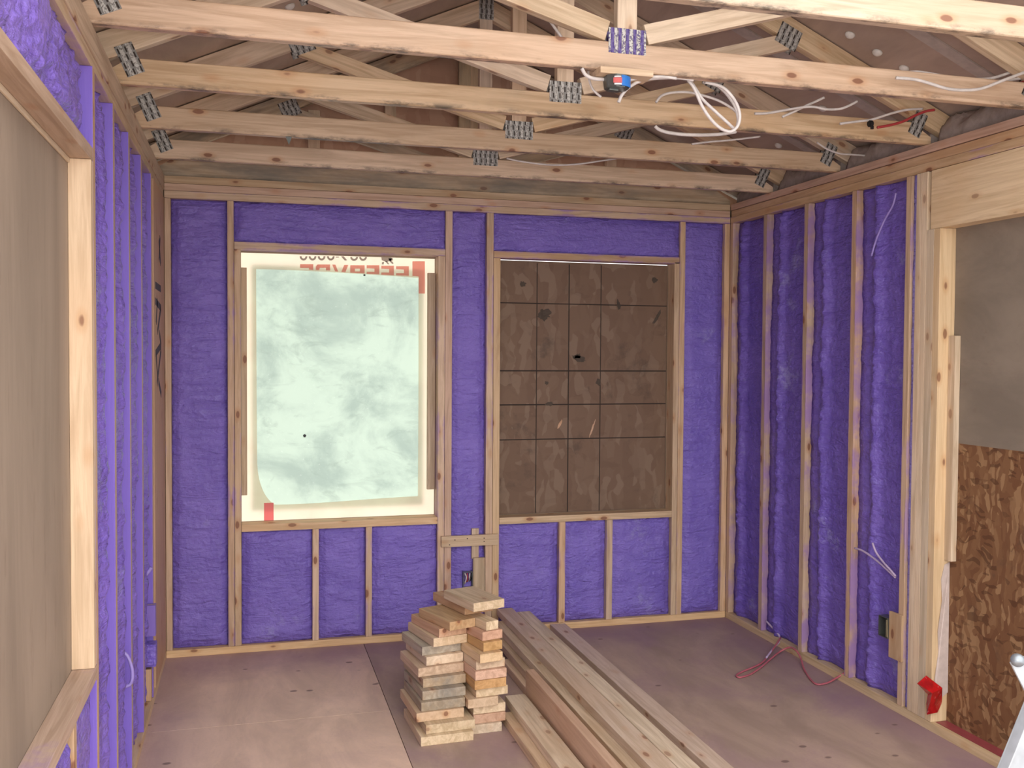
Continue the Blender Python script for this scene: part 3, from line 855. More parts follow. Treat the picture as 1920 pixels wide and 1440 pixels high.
def arc(cx_, w_, top, bot):
    """lower half of a rounded digit"""
    o = []; i_ = []
    for k in range(13):
        a = math.pi*k/12
        o.append((cx_-w_*math.cos(a), top+(bot-top)*math.sin(a)))
        i_.append((cx_-w_*.5*math.cos(a), top+(bot-top-26)*math.sin(a)))
    for k in range(12):
        gr.append(Q(o[k], o[k+1], i_[k+1], i_[k]))
for cx_ in (200, 316, 432, 550): arc(cx_, 50, 140, 195)
for cx_ in (850, 965): arc(cx_, 50, 150, 200)
gr += [Q((615, 145), (655, 145), (655, 158), (615, 158)), Q((680, 140), (715, 140), (762, 192), (730, 196)),
       Q((1200, 150), (1300, 150), (1340, 165), (1320, 200), (1260, 215), (1205, 190)), Q((1210, 215), (1235, 210), (1230, 245), (1205, 245)),
       Q((1250, 205), (1275, 205), (1300, 240), (1285, 245)), Q((1300, 200), (1325, 190), (1360, 232), (1340, 240)), Q((1290, 170), (1345, 165), (1350, 190), (1310, 205))]
flat_boxes('grey_numerals', gr, ink_grey, wrap, yws-.0008)
p0 = at(495, 943, 1, yws); p1 = at(513, 976, 1, yws)
flat_boxes('pink_tape_strip', [[(p0.x, p0.z), (p1.x, p0.z), (p1.x, p1.z-.02), (p0.x, p1.z-.02)]], ink_pink, wrap, yws-.0008)

# tinted plastic film behind the hole, gently wrinkled
def film_sheet():
    nx, nz = 90, 120
    x0, x1, z0, z1 = .425, 1.345, .725, 2.03
    V, F = [], []
    for j in range(nz+1):
        for i in range(nx+1):
            x = x0+(x1-x0)*i/nx; z = z0+(z1-z0)*j/nz
            e = min(x-x0, x1-x, z-z0, z1-z)
            k = min(1, e/.08)
            d = .010*noise.noise(Vector((x*2.2, 0, z*2.2))) + .006*noise.noise(Vector((x*4+z*6, 3, z*9-x*5)))
            # folds sagging down from the upper left corner
            for (a, b, s_, am) in ((1.93, -.35, .015, .007), (1.80, -.62, .012, .009), (1.66, -.86, .012, .010), (1.60, -.12, .014, .005)):
                t = z - (a + b*(x-.449) + .10*(x-.449)**2)
                d += am*math.exp(-(t/s_)**2)*max(0, 1-1.1*(x-.449))
            V.append((x, D+.028 + d*k, z))
    n = nx+1
    for j in range(nz):
        for i in range(nx):
            q = j*n+i; F.append((q, q+1, q+n+1, q+n))
    return raw('plastic_sheet', V, F, poly_film, None, True, (.888, D+.028, .725))
ps = film_sheet(); tag(ps, 'pale green translucent plastic sheet wrinkled behind the hole in the house wrap', 'plastic sheet')
h0 = at(571, 817, 1, D+.024)
blob('torn_hole', h0.x, h0.z, .010, .010, D+.0175, black, ps, 3.1)
h0 = at(683, 516, 1, D+.024)
blob('torn_hole', h0.x, h0.z, .008, .006, D+.0175, black, ps, 5.1)
# furring strips on the outside edge of that opening
for (x0, x1, lb) in ((O1[0]+.0005, .401, 'thin furring strip on the left edge inside the plastic-covered window'), (1.362, O1[1]-.0005, 'thin furring strip on the right edge inside the plastic-covered window')):
    member('furring_strip', lb, 'board', None, x0, x1, D-.020, D+.006, .815, 2.012, mt=pine_plate)

# ================================================================== MIDDLE BAY DETAILS
o = slab('wood_cleat', 1.425, 1.745, -.022, -.003, .507, .567, pine_plate)
o.rotation_euler.rotate_axis('Z', 0.0)
tag(o, 'short horizontal cleat nailed across the narrow foam bay between the windows', 'board')
for k, (xx, zz) in enumerate(((1.47, .520), (1.50, .545), (1.57, .550), (1.665, .548), (1.665, .530))):
    nb = bmesh.new(); bmesh.ops.create_cone(nb, cap_ends=True, segments=10, radius1=.003, radius2=.003, depth=.002)
    me = bpy.data.meshes.new('nail'); nb.to_mesh(me); nb.free(); me.materials.append(black)
    c_ = link('nail_head', me, None, (0, 0, 0))
    c_.parent = o; c_.matrix_parent_inverse = Matrix.Identity(4)
    c_.matrix_basis = o.matrix_basis.inverted() @ (Matrix.Translation((xx, -.0232, zz)) @ Matrix.Rotation(math.pi/2, 4, 'X'))
o = slab('wood_block', 1.600, 1.640, -.0025, .017, .430, .600, pine_plate); tag(o, 'narrow upright strip passing behind the cleat between the windows', 'wood block')
o = slab('wood_block', 1.605, 1.671, -.020, -.003, .20, .439, pine_plate); tag(o, 'wider upright board below the cleat between the windows', 'wood block')
jb = empty('outlet_box', (1.575, -.01, .275)); tag(jb, 'metal outlet box with bare wire ends low in the bay between the windows', 'outlet box')
def open_box(name, c, s, mt, parent, axis='y'):
    x0, y0, z0 = c[0]-s[0]/2, c[1]-s[1]/2, c[2]-s[2]/2; x1, y1, z1 = c[0]+s[0]/2, c[1]+s[1]/2, c[2]+s[2]/2; t = .003
    if axis == 'y':
        pr = [(x0, x1, y1-t, y1, z0, z1), (x0, x0+t, y0, y1, z0, z1), (x1-t, x1, y0, y1, z0, z1), (x0+t, x1-t, y0, y1-t, z0, z0+t), (x0+t, x1-t, y0, y1-t, z1-t, z1)]
    else:
        pr = [(x1-t, x1, y0, y1, z0, z1), (x0, x1-t, y0, y0+t, z0, z1), (x0, x1-t, y1-t, y1, z0, z1), (x0, x1-t, y0+t, y1-t, z0, z0+t), (x0, x1-t, y0+t, y1-t, z1-t, z1)]
    return boxes(name, pr, mt, None, parent)
open_box('box_body', (1.577, .008, .318), (.052, .045, .090), steel_dark, jb)
for k, (dx, mt_) in enumerate(((-.014, white_pvc), (-.004, red_pvc), (.008, white_pvc), (.016, black))):
    tube('wire', [(1.577+dx, .022, .30), (1.577+dx*1.2, -.01, .30+.01*k), (1.577+dx*.8, -.022, .335), (1.577+dx*1.3, -.012, .355)], .0035, mt_, jb)

# ================================================================== RIGHT WALL DETAILS
rb = empty('outlet_box', (W-.01, -1.50, .33)); tag(rb, 'open metal outlet box in the purple foam beside the right-hand doorway', 'outlet box')
open_box('box_body', (W+.004, -1.497, .360), (.045, .062, .092), steel_dark, rb, 'x')
slab('mounting_bracket', W-.0185, W-.0165, -1.529, -1.519, .322, .398, plain('brass_edge', (.62, .58, .36), .3, .6), rb, 0)
for k, (pts, mt_, lb) in enumerate(((((1603, 1028), (1618, 1033), (1640, 1048), (1661, 1066), (1679, 1083)), lilac_pvc, 'lilac-sprayed cable running down to the last stud of the right wall, upper one'),
                                    (((1636, 1018), (1643, 1036), (1657, 1055), (1669, 1068), (1679, 1080)), lilac_pvc, 'lilac-sprayed cable curving down to the last stud of the right wall, steeper one'))):
    c_ = tube('cable', [at(x, y, 0, W-.006-.004*k) for x, y in pts], .0048, mt_); tag(c_, lb, 'cable')
c_ = tube('cable', [at(x, y, 0, W-.010) for x, y in ((1680, 362), (1674, 385), (1660, 410), (1650, 432), (1641, 455), (1634, 480))], .0045, purple_pvc)
tag(c_, 'purple-coated cable curving down at the top of the last foam bay', 'cable')
# red cable loops on the floor
def floorpt(x, y, z=.008): return at(x, y, 2, z)
pc = [(1464, 1195, .045), (1453, 1212, .030), (1440, 1230, .012), (1428, 1243, .010), (1410, 1252, .008), (1393, 1259, .007), (1381, 1266, .006), (1387, 1270, .006), (1405, 1265, .006), (1423, 1254, .008), (1442, 1238, .012), (1462, 1222, .020), (1480, 1214, .045), (1492, 1219, .050), (1501, 1233, .030), (1508, 1255, .008), (1521, 1275, .006), (1533, 1283, .006), (1552, 1280, .010), (1570, 1270, .020), (1585, 1261, .043), (1597, 1256, .048)]
c_ = tube('cable', [floorpt(*p) for p in pc], .0048, pink_pvc); tag(c_, 'red cable looping over the floor at the foot of the right wall', 'cable')
c_ = tube('cable', [Vector((W+.012, floorpt(1467, 1190).y-.02, .10)), floorpt(1463, 1196, .040), floorpt(1451, 1214, .024), floorpt(1437, 1233, .018)], .0052, lilac_pvc)
tag(c_, 'lilac-sprayed cable end joining the red cable on the floor', 'cable')

# ================================================================== ROOF TRUSSES
TY = [-2.92, -2.31, -1.70, -1.06, -.44]
def truss(y, label, k):
    t = empty('roof_truss', (MID, y, H)); tag(t, label, 'roof truss', None)
    yc = y+.019
    ch = pine_chord if k < 5 else pine_gable
    # bottom chord with its ends cut to the roof slope
    hx = .089
    V = []
    xa, xb = -LW, 2*MID+.06
    prof = [(xa, H+.0005), (xb, H+.0005), (xb+.0, H+.030), (xb-.10, H+hx), (xa+.09, H+hx), (xa, H+.030)]
    cen = Vector((MID, yc, H+hx/2))
    bm = bmesh.new()
    f0 = [bm.verts.new((x-cen.x, z-cen.z, .019)) for x, z in prof]     # local: X along, Y up, Z towards camera
    f1 = [bm.verts.new((x-cen.x, z-cen.z, -.019)) for x, z in prof]
    bm.faces.new(f0); bm.faces.new(f1[::-1])
    for i in range(len(prof)):
        j = (i+1) % len(prof); bm.faces.new((f0[j], f0[i], f1[i], f1[j]))
    # cut along the length so waviness can be added
    bmesh.ops.bevel(bm, geom=[e for e in bm.edges if abs((e.verts[0].co-e.verts[1].co).x) > 1], offset=.007, segments=3, profile=.6, affect='EDGES')
    bmesh.ops.recalc_face_normals(bm, faces=bm.faces[:])
    me = bpy.data.meshes.new('bottom_chord'); bm.to_mesh(me); bm.free(); me.materials.append(ch)
    rot = Matrix(((1, 0, 0), (0, 0, -1), (0, 1, 0)))
    link('bottom_chord', me, t, cen, rot)
    c0 = Z0-.0495*math.sqrt(1+SL*SL)-.001   # top chord centre line height at x = 0
    wm = pine_web if k < 5 else pine_gable
    ov = -.30
    for s in (0, 1):
        xs_ = (ov, MID-.001) if s == 0 else (2*MID-ov, MID+.001)
        ps_ = [Vector((x, yc, c0+SL*(x if s == 0 else 2*MID-x))) for x in xs_]
        beam('top_chord', ps_[0], ps_[1], (0, 0, 1), .089, .037, wm, t, .004)
    # king post and diagonals (narrower stock)
    zc = H+hx
    ztop = c0+SL*MID-.052
    beam('king_post', (MID, yc, zc+.001), (MID, yc, ztop), (1, 0, 0), .066, .036, wm, t, .004)
    qx = .62
    for s in (-1, 1):
        nx_ = MID+s*(MID-qx)
        nz_ = c0+SL*qx-.052
        beam('diagonal_web', (MID+s*.065, yc, zc+.032), (nx_, yc, nz_), (0, 0, 1), .064, .0355, wm, t, .004)
    # toothed metal plates pressed over the joints, front and back
    gm = gusset_sprayed if k == 1 else gusset
    def plate(c, w, h, ang, mt_):
        for sy in (-1, 1):
            rotm = Matrix.Rotation(ang, 3, 'Y') @ Matrix(((1, 0, 0), (0, 0, -1), (0, 1, 0)))
            link('gusset_plate', box_mesh(w, h, .0014, 0, (mt_,)), t, Vector((c[0], yc+sy*.0195, c[1])), rotm)
    if k < 5:
        plate((MID, zc+.004), .126, .078, 0, gm)
        plate((qx, c0+SL*qx-.035), .10, .085, -math.atan(SL), gusset)
        plate((2*MID-qx, c0+SL*qx-.035), .10, .085, math.atan(SL), gusset)
        plate((.028, H+.082), .060, .105, -math.atan(SL), gusset)
        plate((2*MID-.005, H+.082), .060, .105, math.atan(SL), gusset)
        plate((MID, ztop+.045), .075, .11, 0, gusset)
    else:
        plate((qx, c0+SL*qx-.035), .10, .085, -math.atan(SL), gusset)
        plate((2*MID-qx, c0+SL*qx-.035), .10, .085, math.atan(SL), gusset)
    return t
tl = ['roof truss nearest the camera, only its chord crossing the upper right corner',
      'roof truss with the purple-sprayed centre plate and the blue junction box below it',
      'roof truss second behind the one carrying the junction box, with cable loops hanging before it',
      'roof truss with a grey-stained patch left of its centre plate, third back from the junction box',
      'roof truss just in front of the back wall, its centre plate lowest in the row']
tl[2] = 'roof truss directly behind the junction box truss, cable loops hanging before it'
tl[3] = 'roof truss second behind the one with the junction box, orange stain near its left end'
for k, y in enumerate(TY): truss(y, tl[k], k)
gt = truss(.045, 'weathered grey gable truss standing on the back wall top plates', 5)
# gable studs
for x, w_ in ((1.16, .06), (1.62, .062), (2.02, .06), (.75, .06), (2.45, .06)):
    zt = Z0-.11+SL*min(x, 2*MID-x)
    s_ = slab('gable_stud', x-w_/2, x+w_/2, .112, .150, H+.002, zt-.02, pine_web); tag(s_, {1.16: 'gable stud left of the middle, against the brown gable sheathing', 1.62: 'gable stud in the middle, under the roof peak', 2.02: 'gable stud right of the middle, against the brown gable sheathing', .75: 'gable stud farthest left against the gable sheathing', 2.45: 'gable stud farthest right against the gable sheathing'}[x], 'stud')
# light joint strips and lower boards under the roof deck
def deckstrip(x, y0, y1, side): pass
nrm = Vector((SL, 0, 1)).normalized()
for k, (ya, yb) in enumerate(((-2.08, -2.02), (-1.45, -1.38), (-.80, -.74), (-2.70, -2.62))):
    a = Vector((MID+.1, (ya+yb)/2, roofz(MID+.1)-.004)); b = Vector((2*MID+.20, (ya+yb)/2, roofz(2*MID+.20)-.004))
    s_ = beam('deck_strip', a, b, (0, 1, 0), yb-ya, .006, baffle, None, 0)
    tag(s_, ('pale strip under the right roof slope in the bay behind the junction box truss', 'pale strip under the right roof slope, in the third bay back', 'pale strip under the right roof slope, in the bay closest to the gable', 'pale strip under the right roof slope, in the bay nearest the camera')[k], 'strip')
caps = [(2.71, -1.805, 0), (2.838, -1.803, 1), (2.96, -1.808, 2), (2.984, -1.205, 3), (3.10, -1.203, 4), (3.091, -.641, 5), (2.908, -2.408, 6)]
cl = ['white cap on the right roof slope, uppermost in the row of three', 'white cap on the right roof slope, middle of the row of three', 'white cap on the right roof slope, lowest of the row of three',
      'white cap above the looped cables, upper of a pair', 'white cap by the black cable tie, lower of a pair', 'small white cap farthest back on the right roof slope', 'white cap near the top right corner of the photo']
bm = bmesh.new(); bmesh.ops.create_uvsphere(bm, u_segments=20, v_segments=10, radius=.021)
for v in bm.verts: v.co.z = v.co.z*.75 if v.co.z < 0 else v.co.z*.1
capme = bpy.data.meshes.new('cap'); bm.to_mesh(capme); bm.free(); capme.materials.append(cap_white); capme.polygons.foreach_set('use_smooth', [True]*len(capme.polygons))
rotc = Matrix.Rotation(math.atan(SL), 3, 'Y')
for x, y, i in caps:
    o = link('plastic_washer', capme, None, (x, y, roofz(x)-.001), rotc); tag(o, cl[i], 'plastic cap', 'white caps under the right roof slope')
o = link('plastic_washer', capme, None, (.565, -1.302, roofz(.565)-.001), Matrix.Rotation(-math.atan(SL), 3, 'Y')); tag(o, 'white cap under the left roof slope at the top of the photo', 'plastic cap', None)

# fuzzy insulation in the eaves
eave = [(-.44, .02), (-1.06, -.44), (-1.70, -1.06), (-2.31, -1.70)]
bays = ['beside the back wall', 'second from the back wall', 'third from the back wall', 'fourth from the back wall']
def batt_mesh(xc, y0, y1, seed):
    nx, ny = 20, 44
    V, F = [], []
    for j in range(ny+1):
        for i in range(nx+1):
            a = i/nx*2-1; y = y0+(y1-y0)*j/ny
            prof = math.sqrt(max(0, 1-a*a))
            z = H+.003+prof*(.135+.05*noise.noise(Vector((a*3+seed, y*9, 0)))+.03*noise.noise(Vector((a*9, y*30, seed))))
            x = xc+a*.12+.015*noise.noise(Vector((a*4, y*12, seed+5)))
            V.append((x, y, min(z, roofz(x)-.012)))
    n = nx+1
    for j in range(ny):
        for i in range(nx): q = j*n+i; F.append((q, q+1, q+n+1, q+n))
    F.append(tuple(range(n))[::-1]); F.append(tuple(ny*n+i for i in range(n)))
    F.append(tuple([j*n for j in range(ny+1)] + [j*n+nx for j in range(ny, -1, -1)]))
    return V, F
for k, (a, b) in enumerate(eave):
    V, F = batt_mesh(W+.165, a+.045, b-.006, k)
    o = raw('insulation_batt', V, F, batt, None, True, (W+.165, (a+b)/2, H)); tag(o, 'fuzzy grey-pink insulation stuffed in the right eave, bay %s' % bays[k], 'insulation')
    V, F = batt_mesh(-.185, a+.045, b-.006, k+9)
    o = raw('insulation_batt', V, F, batt, None, True, (-.185, (a+b)/2, H)); tag(o, 'fuzzy grey insulation stuffed in the left eave, bay %s' % bays[k], 'insulation')

# grey crumpled plastic at the right end of the second truss
lump('crumpled_plastic', (3.255, -2.38, H+.004), (.055, .05, .10), cap_grey, 'crumpled grey plastic on the plate at the right end of the junction box truss', 'plastic', 5)

# ================================================================== CEILING JUNCTION BOX + CABLES
jy = -2.315
def ap(pts, y): return [at(px, py, 1, y) for px, py in pts]
a, b = at(1123, 122, 1, -2.33), at(1222, 139, 1, -2.33)
o = beam('backing_board', (a.x, -2.30, H-.011), (b.x, -2.30, H-.011), (0, 1, 0), .089, .020, pine_pale); tag(o, 'pale scrap board fixed under the chord above the junction box', 'board')
jx = at(1156, 150, 1, -2.31).x
jb = empty('junction_box', (jx, -2.31, H-.0215)); tag(jb, 'octagonal junction box with blue and red label hanging under the scrap board', 'junction box')
bm = bmesh.new(); bmesh.ops.create_cone(bm, cap_ends=True, segments=8, radius1=.040, radius2=.044, depth=.038)
bmesh.ops.rotate(bm, verts=bm.verts, cent=(0, 0, 0), matrix=Matrix.Rotation(R(22.5), 3, 'Z'))
bmesh.ops.bevel(bm, geom=bm.edges[:], offset=.002, segments=2, affect='EDGES')
me = bpy.data.meshes.new('box_body'); bm.to_mesh(me); bm.free(); me.materials.append(steel_dark)
link('box_body', me, jb, (jx, -2.31, H-.0405))
def octface(r_, z_, cols, nm, sgn, a0, a1, mt_):
    V = []
    for k in range(9):
        a = a0+(a1-a0)*k/8
        V += [(jx+r_*math.cos(a), -2.31+r_*math.sin(a), z_), (jx+r_*math.cos(a), -2.31+r_*math.sin(a), z_-.0)]
    return V
# label wrapped on the camera side of the box
def label_band(nm, a0, a1, z0, z1, mt_, rr=.0445):
    V, F = [], []
    for k in range(9):
        a = a0+(a1-a0)*k/8
        for z in (z0, z1): V.append((jx+rr*math.cos(a), -2.31+rr*math.sin(a), z))
        for z in (z0, z1): V.append((jx+(rr-.003)*math.cos(a), -2.31+(rr-.003)*math.sin(a), z))
    for k in range(8):
        q = k*4; F += [(q, q+4, q+5, q+1), (q+2, q+3, q+7, q+6), (q+1, q+5, q+7, q+3), (q, q+2, q+6, q+4)]
    F += [(0, 1, 3, 2), (32, 34, 35, 33)]
    return raw(nm, V, F, mt_, jb)
label_band('blue_label', R(270), R(330), H-.058, H-.026, blue_label)
label_band('red_label', R(236), R(272), H-.050, H-.034, red_label)
label_band('white_label', R(240), R(270), H-.056, H-.051, white_label)
label_band('white_label', R(240), R(268), H-.033, H-.029, white_label)
rbox('knockout_tab', (jx-.012, -2.31, H-.0625), (.03, .02, .006), steel_dark, jb, .001)

cab = [
 ('white cable dropping between the trusses into the left side of the junction box', [(1030, 38), (1040, 52), (1050, 66), (1060, 82)], -1.712, .0055, white_pvc),
 ('white cable curving from under the chord into the left side of the junction box', [(1091, 128), (1098, 140), (1112, 147), (1133, 149)], -2.30, .006, white_pvc),
 ('thin white cable hanging straight behind the junction box', [(1103, 130), (1105, 150), (1112, 168), (1127, 182)], -2.20, .004, white_pvc),
 ('white cable arching from the right of the junction box along the chord', [(1160, 192), (1166, 178), (1180, 163), (1205, 150), (1240, 146), (1275, 146), (1300, 150)], -2.28, .0055, white_pvc),
 ('white cable leaving the junction box level under the chord', [(1172, 152), (1200, 146), (1240, 144), (1268, 147)], -2.30, .005, white_pvc),
 ('white cable forming the long outer loop hanging below the chord', [(1290, 150), (1300, 163), (1308, 180), (1317, 200), (1330, 220), (1345, 236), (1360, 245), (1372, 246), (1383, 236), (1387, 218), (1382, 197), (1370, 178), (1352, 162), (1322, 154)], -2.26, .0055, white_pvc),
 ('white cable forming the narrow inner loop hanging below the chord', [(1293, 150), (1304, 166), (1317, 186), (1340, 208), (1362, 228), (1378, 241), (1384, 226), (1380, 204), (1370, 186), (1355, 168), (1338, 157), (1318, 153)], -2.235, .0055, white_pvc),
 ('white cable arching behind the hanging loops', [(1230, 192), (1240, 180), (1258, 174), (1290, 173), (1325, 181), (1350, 190), (1372, 203), (1386, 215)], -1.76, .005, white_pvc),
 ('white cable sagging under the truss behind the loops', [(1228, 236), (1238, 244), (1262, 250), (1300, 253), (1345, 252), (1380, 247)], -1.68, .007, white_pvc),
 ('thin white cable running back under the third chord at centre right', [(1297, 270), (1330, 266), (1375, 262), (1425, 256)], -1.40, .0042, white_pvc),
 ('thin white cable sagging between the two rear trusses', [(950, 297), (980, 303), (1030, 309), (1080, 308), (1130, 301), (1165, 296)], -.72, .0042, white_pvc),
 ('white cable crossing upward behind the junction box truss, upper right', [(1467, 219), (1485, 211), (1510, 199), (1530, 190), (1545, 183)], -1.78, .005, white_pvc),
 ('white cable lying level and dipping behind the junction box truss, right', [(1415, 213), (1440, 212), (1480, 205), (1520, 200), (1550, 205), (1575, 204), (1592, 198), (1607, 190)], -1.80, .005, white_pvc),
 ('white cable passing the black tie toward the right wall', [(1575, 232), (1605, 228), (1635, 224), (1670, 213), (1700, 206), (1730, 204)], -1.74, .005, white_pvc),
 ('thin white cable sagging near the right wall plate', [(1532, 267), (1550, 279), (1575, 288), (1600, 290), (1625, 292)], -1.20, .0045, white_pvc),
 ('white cable lying highest over the right end of the junction box chord', [(1667, 146), (1690, 138), (1720, 135), (1760, 141), (1800, 147), (1850, 148), (1885, 139), (1925, 122), (1960, 105)], -2.265, .0055, white_pvc),
 ('white cable dipping across the right end of the junction box chord', [(1680, 146), (1715, 149), (1745, 157), (1775, 166), (1805, 169), (1840, 166), (1880, 151), (1925, 134), (1960, 120)], -2.35, .0055, white_pvc),
 ('white cable lying lowest at the upper right corner above the red one', [(1815, 164), (1840, 158), (1880, 152), (1925, 145), (1960, 138)], -2.275, .0055, white_pvc),
 ('red cable leaving the frame at the upper right corner', [(1856, 164), (1880, 163), (1905, 158), (1930, 152), (1960, 146)], -2.28, .0060, red_pvc),
 ('red cable dropping past the black tie behind the junction box truss', [(1645, 239), (1672, 234), (1695, 227), (1715, 217), (1735, 209), (1752, 206)], -1.75, .0055, red_pvc),
 ('short red cable end by the right wall plate', [(1632, 301), (1640, 294), (1646, 284)], -1.16, .0048, red_pvc)]
for lb, pts, y, r_, mt_ in cab:
    c_ = tube('cable', ap(pts, y), r_, mt_); tag(c_, lb, 'cable', None)
# give the loops depth at their crossing and add the black tie
p = at(1632, 232, 1, -1.745)
bm = bmesh.new(); bmesh.ops.create_cone(bm, cap_ends=True, segments=16, radius1=.0135, radius2=.0135, depth=.02)
bmesh.ops.bevel(bm, geom=bm.edges[:], offset=.004, segments=2, affect='EDGES')
me = bpy.data.meshes.new('tie'); bm.to_mesh(me); bm.free(); me.materials.append(black)
ct = empty('cable_tie', p); tag(ct, 'black cable clamp on the white cable near the right eave', 'cable clamp')
link('clamp_body', me, ct, p, Matrix.Rotation(math.pi/2, 3, 'Y'))
rbox('clamp_tab', p+Vector((.004, -.006, -.016)), (.012, .008, .014), black, ct, .002)
# metal clip hanging under the chord of the third truss
p = at(541, 264, 1, -1.07)
o = sheet_mesh('metal_clip', [(p.x-.012, -1.066, H-.001), (p.x+.014, -1.066, H-.001), (p.x+.002, -1.066, H-.035)], (0, 1, 0), .004, steel_dark); tag(o, 'small dark pointed metal clip hanging under a truss chord at upper left', 'metal clip')
# knots of spray on boards: dark nail slash on the right wall plate
# ================================================================== LUMBER PILE
GP = 'long boards of the lumber pile'
pile = [
 # x0 x1 y_far z0 z1 material label
 (2.055, 2.144, -.012, 0, T, pine_pile, 'long board lying flat on the floor, rightmost of the lumber pile'),
 (1.632, 1.703, -.55, 0, T, pine, 'long board on the floor at the left foot of the main lumber stack'),
 (1.706, 1.794, -.05, 0, T, pine_pile, 'bottom layer board of the main lumber stack, second from its left'),
 (1.797, 1.886, -.08, 0, T, pine_pile, 'bottom layer board of the main lumber stack, on its right side'),
 (1.662, 1.750, -.22, T, 2*T, pine_plate, 'second layer board of the main lumber stack, left side'),
 (1.753, 1.841, -.05, T, 2*T, pine_pile, 'second layer board of the main lumber stack, middle'),
 (1.694, 1.782, -.14, 2*T, 3*T, pine_pale, 'third layer board of the main lumber stack, left side'),
 (1.785, 1.873, -.06, 2*T, 3*T, pine_pile, 'third layer board of the main lumber stack, right side'),
 (1.738, 1.826, -.03, 3*T, 4*T, pine_pile, 'top layer board of the main lumber stack, left of the two'),
 (1.829, 1.903, -.12, 3*T, 4*T, pine_pale, 'top layer board of the main lumber stack, right of the two'),
 (1.448, 1.536, -1.24, 0, T, pine, 'lowest floor board at the far left edge of the lumber pile, beside the block stack'),
 (1.539, 1.628, -1.10, 0, T, pine_pile, 'floor board of the lumber pile carrying the upright reddish plank'),
 (1.488, 1.577, -1.15, T, 2*T, pine_pale, 'board lying on top of the two left floor boards of the pile'),
]
for (x0, x1, yf, z0, z1, mt_, lb) in pile:
    o = slab('lumber_board', x0, x1, -3.45, yf, z0+.0004, z1-.0004, mt_, None, .003); tag(o, lb, 'board')
o = slab('lumber_board', 1.589, 1.627, -3.40, -1.12, T+.0004, T+.134, pine_red, None, .003); tag(o, 'reddish plank standing on edge in the middle of the lumber pile', 'board')

# ================================================================== BLOCK STACKS
def bz(x, y): return 740+x/4.5, 1090+y/4.5
TT = .038
def block(x0, y0, w, L, ang, z, mt_, lb, k):
    """front-left corner x0,y0; w to the right, L back; turned by ang (clockwise seen from above moves the back to the left)"""
    a = R(ang)
    dl = Vector((-math.sin(a), math.cos(a), 0)); dw = Vector((math.cos(a), math.sin(a), 0))
    c = Vector((x0, y0, z+TT/2)) + dl*L/2 + dw*w/2
    rot = Matrix((dl, -dw, Vector((0, 0, 1)))).transposed()
    o = link('wood_block', box_mesh(L, w, TT-.0012, .0022, (mt_,)), None, c, rot)
    tag(o, lb, 'wood block')
    return o
Lx = [ # zoom front-left x, top y, width, length, angle, material, words
 (222, 1318, .218, .33, 3, pine_pale, 'pale'), (265, 1215, .205, .33, 4, pine_pale, 'pale'), (185, 1115, .200, .30, 4, pine_yellow, 'yellowish'),
 (225, 1025, .186, .29, 5, pine_weathered, 'grey weathered'), (235, 930, .185, .29, 6, pine_weathered, 'mould-stained'), (240, 825, .186, .29, 7, pine_weathered, 'dark-stained'),
 (200, 735, .200, .26, 8, pine, 'tan'), (268, 640, .165, .26, 10, pine_pale, 'cream'), (232, 555, .175, .25, 11, pine_weathered, 'brown-grey'),
 (328, 482, .155, .28, 13, pine_pale, 'cream knotted'), (375, 402, .130, .27, 16, pine_pink, 'orange-pink'), (465, 345, .125, .265, 19, pine_orange, 'orange-ended')]
def edge_right(z): return 0
lb_end = []
for k, (zx, zy, w_, L_, an, mt_, wd) in enumerate(Lx):
    p = at(*bz(zx, zy), 2, TT*(k+1))
    pos = 'bottom' if k == 0 else 'topmost' if k == 11 else ORD[k]+' from the bottom'
    block(p.x, p.y, w_, L_, an, TT*k, mt_, '%s offcut block, %s of the left block stack' % (wd, pos), k)
    a = R(an)
    lb_end.append((p.x+w_*math.cos(a), p.y+w_*math.sin(a), an))
Rx = [ (905, 1188, pine_pale, 'pale'), (935, 1098, pine_pink, 'tan-pink'), (935, 1018, pine_pale, 'cream'), (875, 968, pine_yellow, 'orange-yellow'), (955, 872, pine_pale, 'cream'),
 (942, 808, pine_orange, 'orange-brown'), (945, 728, pine_pink, 'pink'), (930, 640, pine, 'tan'), (912, 590, pine_yellow, 'yellowish'), (908, 495, pine_orange, 'light orange'), (910, 402, pine_pink, 'pale pink'), (875, 325, pine_pale, 'cream')]
for k, (zx, zy, mt_, wd) in enumerate(Rx):
    p = at(*bz(zx, zy), 2, TT*(k+1))          # front-right corner
    xl, yl0, an = lb_end[k]
    an2 = an
    a = R(an2)
    w_ = min(.14, (p.x-xl)*math.cos(a)+(p.y-yl0)*math.sin(a)-.003)
    x0, y0 = p.x-w_*math.cos(a), p.y-w_*math.sin(a)
    pos = 'bottom' if k == 0 else ORD[k]+' from the bottom'
    block(x0, y0, w_, .27, an2, TT*k, mt_, '%s offcut block, %s of the right block stack' % (wd, pos), k)
p = at(*bz(592, 212), 2, TT*13); q = at(*bz(850, 240), 2, TT*13)
block(p.x, p.y, (q-p).length, .29, 17, TT*12, pine_orange, 'orange-brown offcut block just under the topmost block of the right block stack', 0)
p = at(*bz(667, 185), 2, TT*14)
block(p.x, p.y, .150, .262, 17, TT*13, pine_pale, 'pale offcut block lying topmost on the right block stack', 0)

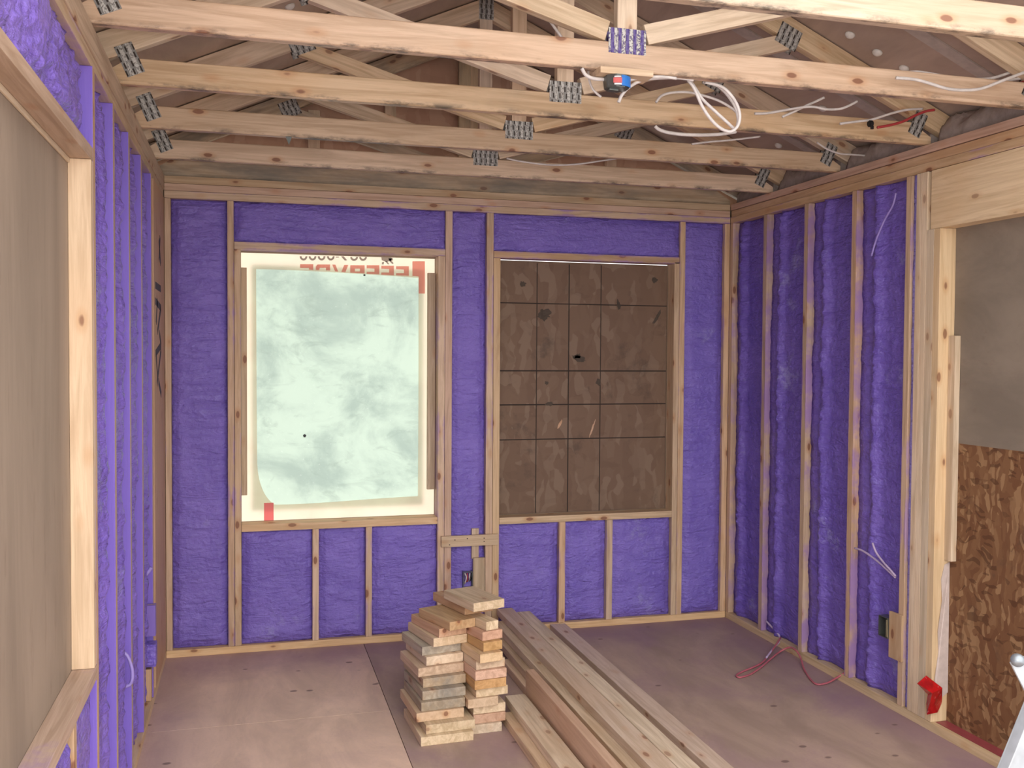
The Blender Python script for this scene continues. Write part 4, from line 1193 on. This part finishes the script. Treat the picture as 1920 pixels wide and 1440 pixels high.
# ================================================================== LADDER (only its near rail reaches into view)
yl_ = -3.62
ld = empty('step_ladder', (1.80, yl_, 0)); tag(ld, 'silver aluminium ladder rail leaning at the lower right edge', 'ladder')
top = at(1993, 1225, 1, yl_); bot_dir = (at(1906, 1440, 1, yl_)-top).normalized()
Lr = top.z/(-bot_dir.z)
foot = top+bot_dir*(Lr-.005)
side = Vector((0, 1, 0))
wdt = .086
beam('rail', top-bot_dir*.06, foot, Vector((1, 0, 0)), wdt, .004, alu, ld, .0015)      # web of the channel
hd = Vector((1, 0, 0)); hd = (hd-bot_dir*hd.dot(bot_dir)).normalized()
for s in (-1, 1):
    beam('rail_flange', top-bot_dir*.06+hd*s*(wdt/2-.002)+side*-.012, foot+hd*s*(wdt/2-.002)+side*-.012, side, .022, .004, alu, ld, .0015)
bm = bmesh.new(); bmesh.ops.create_uvsphere(bm, u_segments=20, v_segments=12, radius=.013)
me = bpy.data.meshes.new('hinge_knob'); bm.to_mesh(me); bm.free(); me.materials.append(alu); me.polygons.foreach_set('use_smooth', [True]*len(me.polygons))
kp = at(1908, 1238, 1, yl_-.02)
me.materials.clear(); me.materials.append(plain('dull_knob', (.26, .29, .32), .35, .6))
link('hinge_knob', me, ld, kp)
beam('hinge_pin', kp, kp+Vector((.07, .02, -.012)), (0, 1, 0), .014, .014, alu, ld, .003)
beam('hinge_bracket', kp+Vector((0, .008, 0)), at(1944, 1318, 1, yl_-.012), (1, 0, 0), .024, .004, alu, ld, .001)
beam('rubber_foot', foot-bot_dir*.05, foot, hd, .07, .035, black, ld, .004)
off = Vector((.38, .0, 0))
beam('rail', top-bot_dir*.06+off, foot+off, Vector((1, 0, 0)), wdt, .02, alu, ld, .002)
beam('rubber_foot', foot-bot_dir*.05+off, foot+off, hd, .07, .035, black, ld, .004)
for k in range(3):
    q = top+bot_dir*(.18+.27*k)
    beam('rung', q+hd*.02+Vector((0, .012, 0)), q+off-hd*.02+Vector((0, .012, 0)), side, .05, .022, alu, ld, .003)

# ------------------------------------------------------------------ groups of repeats
GR = {'wall_stud': 'wall studs', 'cripple_stud': 'short studs under the openings', 'post_stud': 'studs of the doorway post', 'top_plate': 'top plates',
      'bottom_plate': 'bottom plates', 'spray_foam': 'purple spray foam bays', 'roof_truss': 'roof trusses', 'cable': 'loose electrical cables',
      'lumber_board': 'long boards of the lumber pile', 'gable_stud': 'gable studs', 'insulation_batt': 'eave insulation', 'furring_strip': 'furring strips',
      'window_header': 'headers', 'window_sill': 'window sills', 'deck_strip': 'pale strips under the roof', 'outlet_box': 'outlet boxes'}
for o in scene.objects:
    if o.parent is None and o.get('category') and not o.get('group'):
        st = o.name.split('.')[0]
        if st in GR: o['group'] = GR[st]
        elif st == 'wood_block' and 'stack' in o['label']: o['group'] = 'offcut blocks of the two stacks'
